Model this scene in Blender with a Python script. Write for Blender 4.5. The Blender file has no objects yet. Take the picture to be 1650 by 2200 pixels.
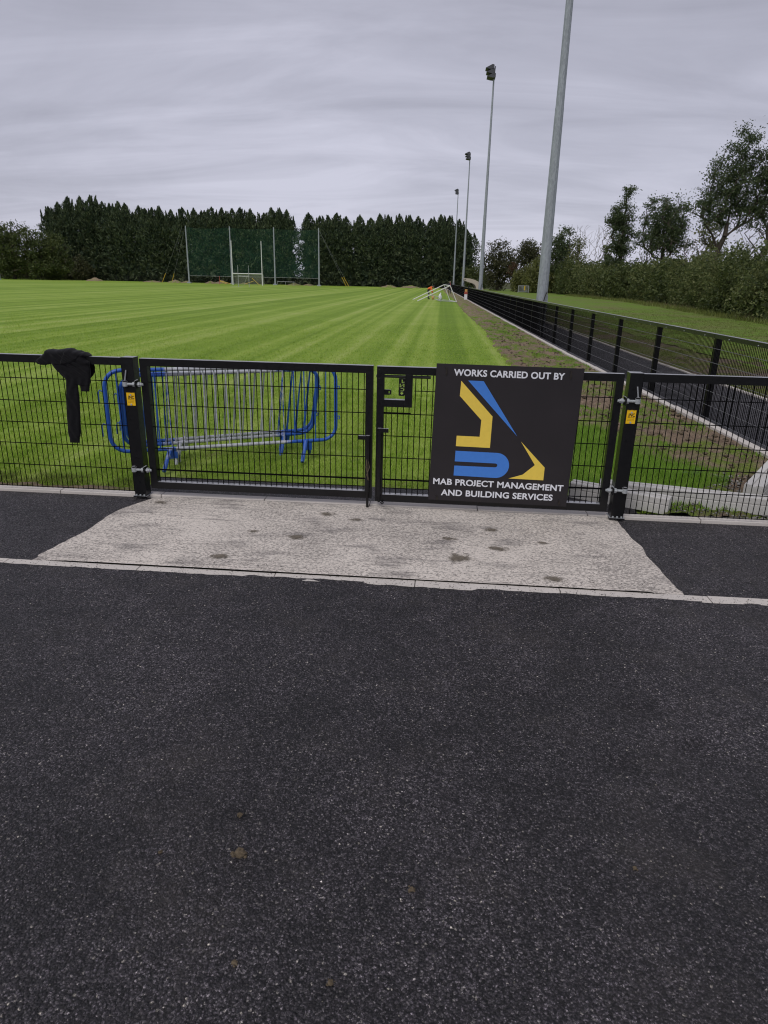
import bpy, bmesh, math, random
import numpy as np
from mathutils import Vector, Matrix, noise

SC = bpy.context.scene
COL = SC.collection
R = math.radians

# ------------------------------------------------------------------ camera
F_PX, PITCH, YAW, ROLL, CAM_H = 1434.06, 0.335535, 0.0764876, 0.0217363, 1.8497
cam_data = bpy.data.cameras.new('camera')
cam_data.sensor_fit = 'VERTICAL'
cam_data.sensor_height = 32.0
cam_data.lens = F_PX / 2200 * 32.0
cam_data.clip_start, cam_data.clip_end = 0.05, 6000
cam = bpy.data.objects.new('camera', cam_data)
COL.objects.link(cam)
_r = Vector((math.cos(YAW), math.sin(YAW), 0))
_f = Vector((-math.sin(YAW) * math.cos(PITCH), math.cos(YAW) * math.cos(PITCH), -math.sin(PITCH)))
_u = _r.cross(_f)
_r2 = _r * math.cos(ROLL) + _u * math.sin(ROLL)
_u2 = -_r * math.sin(ROLL) + _u * math.cos(ROLL)
_m = Matrix((_r2, _u2, -_f)).transposed().to_4x4()
_m.translation = (0, 0, CAM_H)
cam.matrix_world = _m
SC.camera = cam

# ------------------------------------------------------------------ sky (overcast) and sun
SUN_EL, SUN_AZ = R(52), R(205)       # azimuth measured from +Y towards +X; behind and left of the camera
world = bpy.data.worlds.new('World')
SC.world = world
world.use_nodes = True
wt = world.node_tree
for n in list(wt.nodes):
    wt.nodes.remove(n)
def wn(t, **k):
    n = wt.nodes.new(t)
    for a, v in k.items():
        setattr(n, a, v)
    return n
def wl(a, b):
    wt.links.new(a, b)
def wmath(op, a, b=None, clamp=False):
    n = wn('ShaderNodeMath', operation=op, use_clamp=clamp)
    for i, v in enumerate((a, b)):
        if v is None:
            continue
        if isinstance(v, (int, float)):
            n.inputs[i].default_value = v
        else:
            wl(v, n.inputs[i])
    return n.outputs[0]
tc = wn('ShaderNodeTexCoord')
sx = wn('ShaderNodeSeparateXYZ')
wl(tc.outputs['Generated'], sx.inputs[0])
den = wmath('ADD', wmath('MAXIMUM', sx.outputs[2], 0.0), 0.16)
uu = wmath('DIVIDE', sx.outputs[0], den)
vv = wmath('DIVIDE', sx.outputs[1], den)
def cloud(su, sv, off, scale, detail, dist, rough=0.55):
    c = wn('ShaderNodeCombineXYZ')
    wl(wmath('MULTIPLY', uu, su), c.inputs[0])
    wl(wmath('MULTIPLY', vv, sv), c.inputs[1])
    c.inputs[2].default_value = off
    n = wn('ShaderNodeTexNoise')
    n.inputs['Scale'].default_value = scale
    n.inputs['Detail'].default_value = detail
    n.inputs['Roughness'].default_value = rough
    n.inputs['Distortion'].default_value = dist
    wl(c.outputs[0], n.inputs['Vector'])
    return n.outputs['Fac']
c1 = cloud(0.50, 0.72, 1.7, 0.9, 6, 0.6)
c2 = cloud(0.36, 1.0, 7.3, 2.4, 7, 0.8, 0.6)
c3 = cloud(0.6, 0.8, 3.1, 0.45, 3, 0.5)
cl = wmath('ADD', wmath('ADD', wmath('MULTIPLY', c1, 0.52), wmath('MULTIPLY', c2, 0.40)), wmath('MULTIPLY', c3, 0.24))
ramp = wn('ShaderNodeValToRGB')
hz = wmath('POWER', wmath('SUBTRACT', 1.0, wmath('MAXIMUM', sx.outputs[2], 0.0)), 4.0)
wl(wmath('ADD', wmath('SUBTRACT', cl, 0.035), wmath('MULTIPLY', hz, 0.145)), ramp.inputs[0])
e = ramp.color_ramp.elements
e[0].position, e[0].color = 0.405, (0.325, 0.328, 0.395, 1)
e[1].position, e[1].color = 0.765, (0.63, 0.63, 0.745, 1)
e2 = ramp.color_ramp.elements.new(0.525); e2.color = (0.418, 0.420, 0.505, 1)
e3 = ramp.color_ramp.elements.new(0.63); e3.color = (0.500, 0.502, 0.60, 1)
bg1 = wn('ShaderNodeBackground')
wl(ramp.outputs[0], bg1.inputs[0])
bg1.inputs[1].default_value = 1.0
nis = wn('ShaderNodeTexSky', sky_type='NISHITA', sun_disc=False, sun_elevation=SUN_EL, sun_rotation=SUN_AZ)
bg2 = wn('ShaderNodeBackground')
wl(nis.outputs[0], bg2.inputs[0])
bg2.inputs[1].default_value = 0.08
mx = wn('ShaderNodeMixShader')
mx.inputs[0].default_value = 0.07
wl(bg1.outputs[0], mx.inputs[1]); wl(bg2.outputs[0], mx.inputs[2])
wo = wn('ShaderNodeOutputWorld')
wl(mx.outputs[0], wo.inputs[0])

sun_l = bpy.data.lights.new('sun', 'SUN')
sun_l.energy, sun_l.angle, sun_l.color = 1.5, R(28), (1.0, 0.97, 0.93)
sun = bpy.data.objects.new('sun', sun_l)
COL.objects.link(sun)
sd = Vector((math.sin(SUN_AZ) * math.cos(SUN_EL), math.cos(SUN_AZ) * math.cos(SUN_EL), math.sin(SUN_EL)))
sun.rotation_euler = sd.to_track_quat('Z', 'Y').to_euler()

SC.cycles.filter_width = 1.15
SC.view_settings.view_transform = 'Standard'
SC.view_settings.look = 'None'
SC.view_settings.gamma = 1
SC.view_settings.exposure = 0
SC.view_settings.use_curve_mapping = False

# ------------------------------------------------------------------ helpers
class MB:
    """collects shapes for one mesh"""
    def __init__(s):
        s.v, s.f, s.m = [], [], []
    def add(s, vs, fs, mi=0):
        o = len(s.v)
        s.v += [tuple(p) for p in vs]
        s.f += [tuple(i + o for i in q) for q in fs]
        s.m += [mi] * len(fs)
        return s
    def box(s, x0, x1, y0, y1, z0, z1, mi=0):
        return s.add([(x0, y0, z0), (x1, y0, z0), (x1, y1, z0), (x0, y1, z0), (x0, y0, z1), (x1, y0, z1), (x1, y1, z1), (x0, y1, z1)],
              [(0, 3, 2, 1), (4, 5, 6, 7), (0, 1, 5, 4), (1, 2, 6, 5), (2, 3, 7, 6), (3, 0, 4, 7)], mi)
    def cyl(s, p0, p1, r0, r1=None, n=8, caps=True, mi=0):
        r1 = r0 if r1 is None else r1
        return s.tube([p0, p1], [r0, r1], n, caps=caps, mi=mi)
    def tube(s, pts, rad, n=8, caps=True, closed=False, mi=0, squash=None):
        pts = [Vector(p) for p in pts]
        k = len(pts)
        if not isinstance(rad, (list, tuple)):
            rad = [rad] * k
        o, up = [], None
        for i in range(k):
            if closed:
                d = pts[(i + 1) % k] - pts[i - 1]
            else:
                d = pts[min(i + 1, k - 1)] - pts[max(i - 1, 0)]
            d.normalize()
            if up is None:
                up = Vector((0, 0, 1)) if abs(d.z) < 0.9 else Vector((0, 1, 0))
            a = up - d * up.dot(d)
            if a.length < 1e-4:
                a = d.orthogonal()
            a.normalize(); up = a
            b = d.cross(a)
            for j in range(n):
                t = 2 * math.pi * (j + 0.5) / n
                o.append(pts[i] + a * math.cos(t) * rad[i] + b * math.sin(t) * rad[i] * (squash or 1))
        fs = []
        for i in range(k if closed else k - 1):
            i2 = (i + 1) % k
            for j in range(n):
                j2 = (j + 1) % n
                fs.append((i * n + j, i * n + j2, i2 * n + j2, i2 * n + j))
        if caps and not closed:
            fs.append(tuple(range(n - 1, -1, -1)))
            fs.append(tuple((k - 1) * n + j for j in range(n)))
        return s.add(o, fs, mi)
    def prism(s, poly, fn, d0, d1, mi=0):
        """poly: list of 2D points; fn(a,b,d) -> 3D; extruded from d0 to d1"""
        n = len(poly)
        vs = [fn(a, b, d0) for a, b in poly] + [fn(a, b, d1) for a, b in poly]
        fs = [tuple(range(n)), tuple(range(2 * n - 1, n - 1, -1))]
        fs += [(i, (i + 1) % n, n + (i + 1) % n, n + i) for i in range(n)]
        return s.add(vs, fs, mi)
    def ball(s, c, r, nu=10, nv=6, jit=0.0, rng=random, mi=0):
        c = Vector(c); rx, ry, rz = (r, r, r) if isinstance(r, (int, float)) else r
        vs, fs = [], []
        for i in range(nv + 1):
            ph = math.pi * i / nv
            for j in range(nu):
                t = 2 * math.pi * j / nu
                k = 1 + jit * (rng.random() - 0.5)
                vs.append((c.x + rx * k * math.sin(ph) * math.cos(t), c.y + ry * k * math.sin(ph) * math.sin(t), c.z + rz * k * math.cos(ph)))
        for i in range(nv):
            for j in range(nu):
                j2 = (j + 1) % nu
                fs.append((i * nu + j, (i + 1) * nu + j, (i + 1) * nu + j2, i * nu + j2))
        return s.add(vs, fs, mi)
    def mesh(s, name, mats, smooth=False):
        me = bpy.data.meshes.new(name)
        me.from_pydata(s.v, [], s.f)
        mats = mats if isinstance(mats, (list, tuple)) else [mats]
        for m in mats:
            me.materials.append(m)
        if len(mats) > 1:
            me.polygons.foreach_set('material_index', s.m)
        if smooth:
            me.polygons.foreach_set('use_smooth', [True] * len(me.polygons))
        me.update()
        return me
    def obj(s, name, mats, parent=None, loc=None, smooth=False):
        return link(name, s.mesh(name, mats, smooth), parent, loc)

def link(name, me, parent=None, loc=None):
    o = bpy.data.objects.new(name, me)
    COL.objects.link(o)
    if parent is not None:
        o.parent = parent
    if loc is not None:
        o.location = loc
    return o
def arr_mesh(name, V, Fc, mat, smooth=False):
    """fast mesh from numpy arrays; Fc (M,k)"""
    me = bpy.data.meshes.new(name)
    V = np.ascontiguousarray(V, dtype=np.float32); Fc = np.ascontiguousarray(Fc, dtype=np.int32)
    me.vertices.add(len(V)); me.vertices.foreach_set('co', V.ravel())
    k = Fc.shape[1]
    me.loops.add(Fc.size); me.loops.foreach_set('vertex_index', Fc.ravel())
    me.polygons.add(len(Fc)); me.polygons.foreach_set('loop_start', np.arange(0, Fc.size, k, dtype=np.int32))
    if smooth:
        me.polygons.foreach_set('use_smooth', np.ones(len(Fc), dtype=bool))
    me.update(calc_edges=True)
    me.materials.append(mat)
    return me
def tag(o, label=None, cat=None, group=None, kind=None):
    if label: o['label'] = label
    if cat: o['category'] = cat
    if group: o['group'] = group
    if kind: o['kind'] = kind
    return o
def thing(name, label, cat, loc=(0, 0, 0), rz=0, group=None):
    o = bpy.data.objects.new(name, None)
    o.empty_display_size = 0.1
    COL.objects.link(o)
    o.location = loc; o.rotation_euler = (0, 0, rz)
    return tag(o, label, cat, group)
def struct(o):
    o['kind'] = 'structure'
    return o
def stuff(o):
    o['kind'] = 'stuff'
    return o
ORD = ['first', 'second', 'third', 'fourth', 'fifth', 'sixth', 'seventh', 'eighth', 'ninth', 'tenth', 'eleventh', 'twelfth', 'thirteenth',
       'fourteenth', 'fifteenth', 'sixteenth', 'seventeenth', 'eighteenth', 'nineteenth', 'twentieth', 'twenty-first', 'twenty-second',
       'twenty-third', 'twenty-fourth', 'twenty-fifth', 'twenty-sixth', 'twenty-seventh', 'twenty-eighth']

# ------------------------------------------------------------------ materials
class NT:
    def __init__(s, name):
        s.mat = bpy.data.materials.new(name); s.mat.use_nodes = True
        s.t = s.mat.node_tree
        s.b = s.t.nodes['Principled BSDF']; s.out = s.t.nodes['Material Output']
        s.co = s.n('ShaderNodeTexCoord')
        g = s.n('ShaderNodeNewGeometry'); s.geo = g
        s.pos = g.outputs['Position']
    def n(s, ty, **k):
        x = s.t.nodes.new(ty)
        for a, v in k.items(): setattr(x, a, v)
        return x
    def l(s, a, b): s.t.links.new(a, b)
    def put(s, sock, v):
        if isinstance(v, (int, float)): sock.default_value = v
        elif isinstance(v, tuple): sock.default_value = v if len(v) == 4 or sock.type == 'VECTOR' else (*v, 1)
        else: s.l(v, sock)
    def mapv(s, scale, vec=None, loc=(0, 0, 0), rot=(0, 0, 0)):
        m = s.n('ShaderNodeMapping')
        s.l(vec or s.pos, m.inputs[0])
        m.inputs['Scale'].default_value = scale if isinstance(scale, tuple) else (scale,) * 3
        m.inputs['Location'].default_value = loc
        m.inputs['Rotation'].default_value = rot
        return m.outputs[0]
    def noise(s, scale, detail=3, rough=0.55, vec=None, dist=0.0):
        x = s.n('ShaderNodeTexNoise')
        s.l(vec or s.pos, x.inputs['Vector'])
        for a, v in (('Scale', scale), ('Detail', detail), ('Roughness', rough), ('Distortion', dist)): x.inputs[a].default_value = v
        return x.outputs['Fac']
    def voro(s, scale, out='Color', feature='F1', vec=None):
        x = s.n('ShaderNodeTexVoronoi', feature=feature)
        s.l(vec or s.pos, x.inputs['Vector']); x.inputs['Scale'].default_value = scale
        return x.outputs[out]
    def ramp(s, fac, stops, const=False):
        x = s.n('ShaderNodeValToRGB'); s.put(x.inputs[0], fac)
        if const: x.color_ramp.interpolation = 'CONSTANT'
        el = x.color_ramp.elements
        while len(el) > 1: el.remove(el[-1])
        for i, (p, c) in enumerate(stops):
            q = el[0] if i == 0 else el.new(p)
            q.position = p
            q.color = (c, c, c, 1) if isinstance(c, (int, float)) else (*c, 1)
        return x.outputs[0]
    def mix(s, fac, a, b, mode='MIX'):
        x = s.n('ShaderNodeMix', data_type='RGBA', blend_type=mode)
        s.put(x.inputs[0], fac); s.put(x.inputs[6], a); s.put(x.inputs[7], b)
        return x.outputs[2]
    def math(s, op, a, b=0.0, clamp=False):
        x = s.n('ShaderNodeMath', operation=op, use_clamp=clamp)
        s.put(x.inputs[0], a); s.put(x.inputs[1], b)
        return x.outputs[0]
    def sep(s, vec=None):
        x = s.n('ShaderNodeSeparateXYZ'); s.l(vec or s.pos, x.inputs[0])
        return x.outputs
    def bump(s, h, strength, dist, prev=None):
        x = s.n('ShaderNodeBump'); s.put(x.inputs['Height'], h)
        x.inputs['Strength'].default_value = strength; x.inputs['Distance'].default_value = dist
        if prev is not None: s.l(prev, x.inputs['Normal'])
        return x.outputs[0]
    def done(s, col=None, rough=None, normal=None, metal=None, spec=None):
        for nm, v in (('Base Color', col), ('Roughness', rough), ('Normal', normal), ('Metallic', metal), ('Specular IOR Level', spec)):
            if v is not None: s.put(s.b.inputs[nm], v)
        return s.mat

MT = {}
def simple(name, col, rough=0.6, var=0.25, scale=6, metal=0.0, spec=0.5, bump=0.0):
    t = NT(name)
    k = t.noise(scale, 4)
    dark = tuple(c * (1 - var) for c in col); lite = tuple(min(1, c * (1 + var)) for c in col)
    nm = t.bump(t.noise(scale * 6, 3), 0.4, bump) if bump else None
    MT[name] = t.done(t.ramp(k, [(0.3, dark), (0.7, lite)]), rough, nm, metal, spec)
    return MT[name]

def asphalt(name):
    t = NT(name)
    big = t.noise(0.9, 4)
    mid = t.noise(5.0, 4, 0.6)
    # irregular stones: cells looked up through a jittered position
    nzc = t.n('ShaderNodeTexNoise'); t.l(t.pos, nzc.inputs['Vector']); nzc.inputs['Scale'].default_value = 150; nzc.inputs['Detail'].default_value = 2
    sub = t.n('ShaderNodeVectorMath', operation='SCALE'); t.l(nzc.outputs['Color'], sub.inputs[0]); sub.inputs['Scale'].default_value = 0.009
    ad = t.n('ShaderNodeVectorMath', operation='ADD'); t.l(t.pos, ad.inputs[0]); t.l(sub.outputs[0], ad.inputs[1])
    jp = ad.outputs[0]
    stone = t.voro(135, 'Color', vec=jp); s2 = t.voro(300, 'Color', vec=jp)
    d1 = t.voro(135, 'Distance', vec=jp)
    sep = t.n('ShaderNodeSeparateColor'); t.l(stone, sep.inputs[0])
    sep2 = t.n('ShaderNodeSeparateColor'); t.l(s2, sep2.inputs[0])
    base = t.ramp(sep.outputs[0], [(0.0, (0.010, 0.0083, 0.0094)), (0.42, (0.036, 0.0305, 0.0350)), (0.78, (0.094, 0.082, 0.092)), (0.982, (0.165, 0.147, 0.153)), (0.988, (0.27, 0.245, 0.235)), (1.0, (0.42, 0.38, 0.33))])
    fine = t.ramp(sep2.outputs[1], [(0.0, 0.35), (0.70, 1.05), (0.93, 2.3), (1.0, 3.8)])
    c = t.mix(1.0, base, fine, 'MULTIPLY')
    c = t.mix(1.0, c, t.ramp(t.math('ADD', t.math('MULTIPLY', big, 0.6), t.math('MULTIPLY', mid, 0.4)), [(0.40, 0.62), (0.60, 1.34)]), 'MULTIPLY')
    c = t.mix(1.0, c, t.ramp(d1, [(0.35, 1.0), (0.75, 0.3)]), 'MULTIPLY')
    dust = t.ramp(t.noise(1.7, 5, 0.65), [(0.52, 0.0), (0.74, 0.42)])
    c = t.mix(dust, c, (0.080, 0.068, 0.060))
    h = t.math('ADD', t.math('MULTIPLY', t.math('SUBTRACT', 1.0, d1), 1.0), t.math('MULTIPLY', sep2.outputs[0], 0.5))
    nm = t.bump(h, 1.0, 0.010)
    nm = t.bump(mid, 0.5, 0.02, nm)
    MT[name] = t.done(c, t.ramp(sep.outputs[1], [(0, 0.36), (1, 0.8)]), nm, None, 0.5)
asphalt('asphalt')

def concrete(name, lite, dark, fleck=0.5, streak=True, stains=False):
    t = NT(name)
    n1 = t.noise(3.0, 5, 0.6)
    c = t.ramp(n1, [(0.3, tuple(a * 0.86 for a in lite)), (0.7, lite)])
    if streak:
        v = t.mapv((48, 85, 60))
        fl = t.noise(1.0, 4, 0.72, v, 0.6)
        amount = t.ramp(t.noise(1.3, 3, 0.5, t.mapv(1.0, loc=(3, 1, 0))), [(0.3, 0.0), (0.75, 0.10)])
        fac = t.ramp(t.math('ADD', fl, amount), [(0.53, 0.0), (0.60, fleck)])
        c = t.mix(fac, c, dark)
        v2 = t.mapv((1.6, 60, 10))
        fac2 = t.ramp(t.noise(1.0, 3, 0.5, v2), [(0.60, 0.0), (0.68, 0.5)])
        c = t.mix(fac2, c, dark)
        nm = t.bump(fl, 0.35, -0.004)
    else:
        fl = t.noise(140, 3, 0.7)
        c = t.mix(t.ramp(fl, [(0.58, 0.0), (0.7, fleck)]), c, dark)
        nm = t.bump(fl, 0.3, 0.002)
    if stains:
        st = t.ramp(t.noise(2.3, 4, 0.6, t.mapv((0.9, 2.3, 1), loc=(5.3, 2.2, 0))), [(0.54, 0.0), (0.68, 0.70)])
        c = t.mix(t.math('MULTIPLY', st, t.ramp(t.noise(60, 3, 0.7), [(0.3, 0.4), (0.6, 1.0)])), c, (0.11, 0.10, 0.10))
    MT[name] = t.done(c, 0.85, nm, None, 0.3)
concrete('apron_concrete', (0.74, 0.67, 0.595), (0.14, 0.125, 0.115), 0.74, True, True)
concrete('kerb_concrete', (0.64, 0.59, 0.54), (0.20, 0.185, 0.17), 0.5, False)
concrete('precast', (0.64, 0.62, 0.585), (0.22, 0.21, 0.20), 0.5, False)
concrete('beige_render', (0.52, 0.46, 0.37), (0.30, 0.26, 0.21), 0.3, False)

def black_paint(name, col=0.0045, rough=0.34, scuff_sheen=True, spec=0.3):
    t = NT(name)
    c = (col, col, col * 1.15)
    if scuff_sheen:
        s = t.ramp(t.noise(9, 5, 0.75, t.mapv((1, 1, 0.5))), [(0.66, 0.0), (0.8, 0.30)])
        c = t.mix(s, (col, col, col * 1.15), (0.035, 0.034, 0.032))
    if scuff_sheen:
        up = t.sep(t.geo.outputs['True Normal'])[2]          # glancing sky reflection painted as pale grey on the upward faces
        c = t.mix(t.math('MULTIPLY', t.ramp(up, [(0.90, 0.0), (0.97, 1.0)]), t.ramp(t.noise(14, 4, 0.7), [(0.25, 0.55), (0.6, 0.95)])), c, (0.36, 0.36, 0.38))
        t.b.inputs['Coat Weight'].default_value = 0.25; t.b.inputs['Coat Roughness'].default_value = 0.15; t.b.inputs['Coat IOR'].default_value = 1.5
    MT[name] = t.done(c, t.ramp(t.noise(40, 3), [(0.3, rough * 0.8), (0.7, rough * 1.4)]), t.bump(t.noise(220, 2), 0.08, 0.001), None, spec)
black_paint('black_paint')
black_paint('black_wire', 0.0035, 0.7, False, 0.06)
simple('galvanised', (0.40, 0.41, 0.42), 0.5, 0.16, 40, 0.35)
def mast_steel():
    t = NT('mast_steel')
    v = t.voro(26, 'Color', vec=t.mapv((1, 1, 0.35)))
    c = t.ramp(v, [(0.0, (0.27, 0.29, 0.32)), (1.0, (0.40, 0.43, 0.465))])
    c = t.mix(t.ramp(t.noise(3, 4, vec=t.mapv((6, 6, 0.4))), [(0.4, 0.0), (0.75, 0.28)]), c, (0.22, 0.235, 0.26))
    MT['mast_steel'] = t.done(c, 0.55, None, 0.25, 0.5)
mast_steel()
simple('hinge_zinc', (0.36, 0.38, 0.39), 0.6, 0.25, 90, 0.1)
simple('worn_wire', (0.13, 0.13, 0.135), 0.5, 0.3, 30, 0, 0.4)
simple('white_paint', (0.72, 0.72, 0.70), 0.45, 0.08, 12)
simple('lamp_grey', (0.055, 0.057, 0.068), 0.5, 0.3, 6)
simple('yellow_plate', (0.88, 0.52, 0.006), 0.4, 0.06, 60)
simple('plate_ink', (0.02, 0.015, 0.01), 0.6, 0.1, 60)
simple('yellow_print', (0.84, 0.61, 0.085), 0.5, 0.03, 30)
simple('blue_print', (0.055, 0.215, 0.66), 0.5, 0.03, 30)
simple('white_print', (0.78, 0.79, 0.83), 0.5, 0.02, 30)
simple('sign_board', (0.022, 0.0185, 0.0205), 0.55, 0.12, 3, 0, 0.35)
simple('cloth_black', (0.006, 0.0058, 0.0072), 0.9, 0.25, 30, 0, 0.15, 0.002)
MT['cloth_black'].node_tree.nodes['Principled BSDF'].inputs['Sheen Weight'].default_value = 0.10
simple('hivis', (0.86, 0.17, 0.03), 0.6, 0.12, 9)
simple('dark_cloth', (0.018, 0.018, 0.024), 0.85, 0.3, 9)
simple('skin', (0.42, 0.25, 0.18), 0.6, 0.08, 9)
simple('red_paint', (0.40, 0.09, 0.065), 0.5, 0.15, 9)
simple('yellow_paint', (0.70, 0.46, 0.03), 0.5, 0.15, 9)
simple('orange_plastic', (0.60, 0.33, 0.10), 0.5, 0.1, 9)
simple('white_plastic', (0.74, 0.74, 0.76), 0.5, 0.08, 9)
simple('bark', (0.075, 0.062, 0.050), 0.9, 0.35, 7, 0, 0.2, 0.02)
simple('pale_bark', (0.17, 0.145, 0.125), 0.9, 0.3, 7, 0, 0.2, 0.02)
simple('trunk_brown', (0.05, 0.042, 0.034), 0.9, 0.3, 7)
simple('stone_grey', (0.30, 0.285, 0.26), 0.9, 0.4, 25, 0, 0.3)
simple('clod_brown', (0.115, 0.09, 0.06), 0.95, 0.35, 60, 0, 0.2, 0.004)
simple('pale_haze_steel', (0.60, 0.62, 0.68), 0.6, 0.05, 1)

def barrier_paint():
    t = NT('barrier_paint')
    ox = t.sep(t.co.outputs['Object'])
    d = t.math('ABSOLUTE', ox[0])                      # distance from the middle of the barrier along its length
    worn = t.math('ADD', d, t.math('MULTIPLY', t.math('SUBTRACT', t.noise(5, 5, 0.7, t.co.outputs['Object']), 0.5), 0.75))
    blue = t.mix(t.ramp(t.noise(55, 4, 0.75, t.co.outputs['Object']), [(0.66, 0.0), (0.72, 0.85)]), (0.022, 0.10, 0.44), (0.42, 0.46, 0.56))
    grey = t.ramp(t.noise(30, 4, vec=t.co.outputs['Object']), [(0.3, (0.36, 0.37, 0.40)), (0.7, (0.56, 0.57, 0.61))])
    f = t.ramp(worn, [(0.54, 0.0), (0.62, 1.0)])
    MT['barrier_paint'] = t.done(t.mix(f, grey, blue), 0.42, None, None, 0.5)
barrier_paint()

def mow(t):
    """mowing and drill lines run along the pitch (world Y)"""
    st = t.noise(1.0, 2, 0.55, t.mapv((0.95, 0.004, 1)))
    st2 = t.noise(1.0, 2, 0.5, t.mapv((3.0, 0.012, 1), loc=(9, 0, 0)))
    return t.math('ADD', t.math('MULTIPLY', t.ramp(st, [(0.40, 0.0), (0.60, 1.0)]), 0.62), t.math('MULTIPLY', t.ramp(st2, [(0.35, 0.0), (0.68, 1.0)]), 0.38))
def leaf(name, cols, trans=0.25, rough=0.55, var_scale=0.35, stripes=0.0):
    t = NT(name)
    rnd = t.geo.outputs['Random Per Island']
    v = t.math('ADD', t.math('MULTIPLY', rnd, 0.62), t.math('MULTIPLY', t.noise(var_scale, 3), 0.55))
    if stripes: v = t.math('ADD', v, t.math('MULTIPLY', t.math('SUBTRACT', mow(t), 0.5), stripes))
    k = len(cols)
    c = t.ramp(v, [(0.16 + 0.80 * i / (k - 1), q) for i, q in enumerate(cols)])
    t.put(t.b.inputs['Base Color'], c); t.b.inputs['Roughness'].default_value = rough
    t.b.inputs['Specular IOR Level'].default_value = 0.3
    tr = t.n('ShaderNodeBsdfTranslucent'); t.l(c, tr.inputs[0])
    m = t.n('ShaderNodeMixShader'); m.inputs[0].default_value = trans
    t.l(t.b.outputs[0], m.inputs[1]); t.l(tr.outputs[0], m.inputs[2]); t.l(m.outputs[0], t.out.inputs[0])
    MT[name] = t.mat
leaf('conifer', [(0.014, 0.026, 0.018), (0.042, 0.066, 0.038), (0.095, 0.128, 0.062), (0.16, 0.19, 0.092)], 0.2)
leaf('oak_leaf', [(0.034, 0.052, 0.016), (0.078, 0.104, 0.032), (0.135, 0.155, 0.046)], 0.35)
leaf('dark_leaf', [(0.030, 0.036, 0.017), (0.070, 0.076, 0.034), (0.125, 0.12, 0.056)], 0.35)
leaf('ash_leaf', [(0.038, 0.058, 0.028), (0.082, 0.116, 0.050), (0.14, 0.17, 0.074)], 0.45)
leaf('hedge_leaf', [(0.034, 0.050, 0.018), (0.082, 0.110, 0.034), (0.145, 0.172, 0.056), (0.20, 0.205, 0.085)], 0.35)
leaf('olive_leaf', [(0.055, 0.065, 0.020), (0.125, 0.14, 0.042), (0.20, 0.205, 0.065)], 0.3)
leaf('rusty_leaf', [(0.05, 0.03, 0.015), (0.11, 0.06, 0.03), (0.14, 0.08, 0.04)], 0.25)
leaf('grass_blade', [(0.11, 0.20, 0.016), (0.25, 0.40, 0.036), (0.41, 0.54, 0.085), (0.54, 0.58, 0.21)], 0.4, 0.5, 1.6, 0.17)
leaf('lush_blade', [(0.11, 0.22, 0.022), (0.22, 0.39, 0.045), (0.35, 0.51, 0.09)], 0.45, 0.5, 1.2)
leaf('verge_blade', [(0.09, 0.12, 0.026), (0.165, 0.20, 0.045), (0.27, 0.28, 0.095)], 0.35, 0.5, 0.6)
leaf('weed_leaf', [(0.06, 0.12, 0.018), (0.12, 0.22, 0.03)], 0.3)
leaf('dry_blade', [(0.17, 0.13, 0.07), (0.28, 0.22, 0.12), (0.36, 0.30, 0.17)], 0.3, 0.6, 0.8)

def pitch_mat():
    t = NT('pitch_turf')
    xyz = t.sep()
    pt = t.noise(0.30, 5, 0.6)
    fine = t.noise(60, 4, 0.7)
    mid = t.noise(6, 5, 0.65)
    v = t.math('ADD', t.math('MULTIPLY', mow(t), 0.74), t.math('MULTIPLY', t.ramp(pt, [(0.30, 0.0), (0.70, 1.0)]), 0.26))
    c = t.ramp(v, [(0.08, (0.138, 0.232, 0.016)), (0.40, (0.195, 0.305, 0.027)), (0.66, (0.27, 0.378, 0.052)), (0.94, (0.365, 0.445, 0.115))])
    c = t.mix(1.0, c, t.ramp(t.math('ADD', t.math('MULTIPLY', fine, 0.5), t.math('MULTIPLY', mid, 0.5)), [(0.3, 0.66), (0.7, 1.28)]), 'MULTIPLY')
    thin = t.ramp(t.noise(2.2, 5, 0.65), [(0.58, 0.0), (0.72, 0.75)])
    near = t.ramp(t.math('MULTIPLY', xyz[1], 0.05), [(0.3, 1.0), (0.55, 0.0)])
    c = t.mix(t.math('MULTIPLY', thin, near), c, (0.26, 0.20, 0.11))
    nm = t.bump(fine, 0.6, 0.03)
    MT['pitch_turf'] = t.done(c, 0.8, nm, None, 0.2)
pitch_mat()

def soil_mat(name, a, b, grass, g0, g1, gs=0.9):
    t = NT(name)
    n1 = t.noise(7, 6, 0.68); n2 = t.noise(45, 5, 0.7)
    c = t.ramp(t.math('ADD', t.math('MULTIPLY', n1, 0.55), t.math('MULTIPLY', n2, 0.45)), [(0.32, a), (0.68, b)])
    gm = t.ramp(t.noise(gs, 6, 0.68), [(g0, 0.0), (g1, 1.0)])
    gc = t.ramp(n2, [(0.3, tuple(k * 0.6 for k in grass)), (0.7, tuple(k * 1.3 for k in grass))])
    c = t.mix(gm, c, gc)
    nm = t.bump(n2, 0.9, 0.03, t.bump(n1, 0.8, 0.08))
    MT[name] = t.done(c, 0.95, nm, None, 0.15)
soil_mat('soil', (0.095, 0.066, 0.044), (0.42, 0.315, 0.225), (0.18, 0.24, 0.045), 0.475, 0.575, 1.3)
soil_mat('verge_soil', (0.105, 0.080, 0.058), (0.22, 0.17, 0.125), (0.125, 0.15, 0.035), 0.42, 0.56, 0.7)
soil_mat('verge_grass', (0.15, 0.15, 0.055), (0.21, 0.215, 0.08), (0.155, 0.25, 0.036), 0.36, 0.56, 0.25)
soil_mat('far_ground', (0.06, 0.05, 0.03), (0.10, 0.09, 0.045), (0.06, 0.085, 0.02), 0.4, 0.6, 0.1)
soil_mat('gravel_bed', (0.13, 0.12, 0.11), (0.30, 0.28, 0.25), (0.09, 0.14, 0.03), 0.62, 0.70, 1.5)

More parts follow.
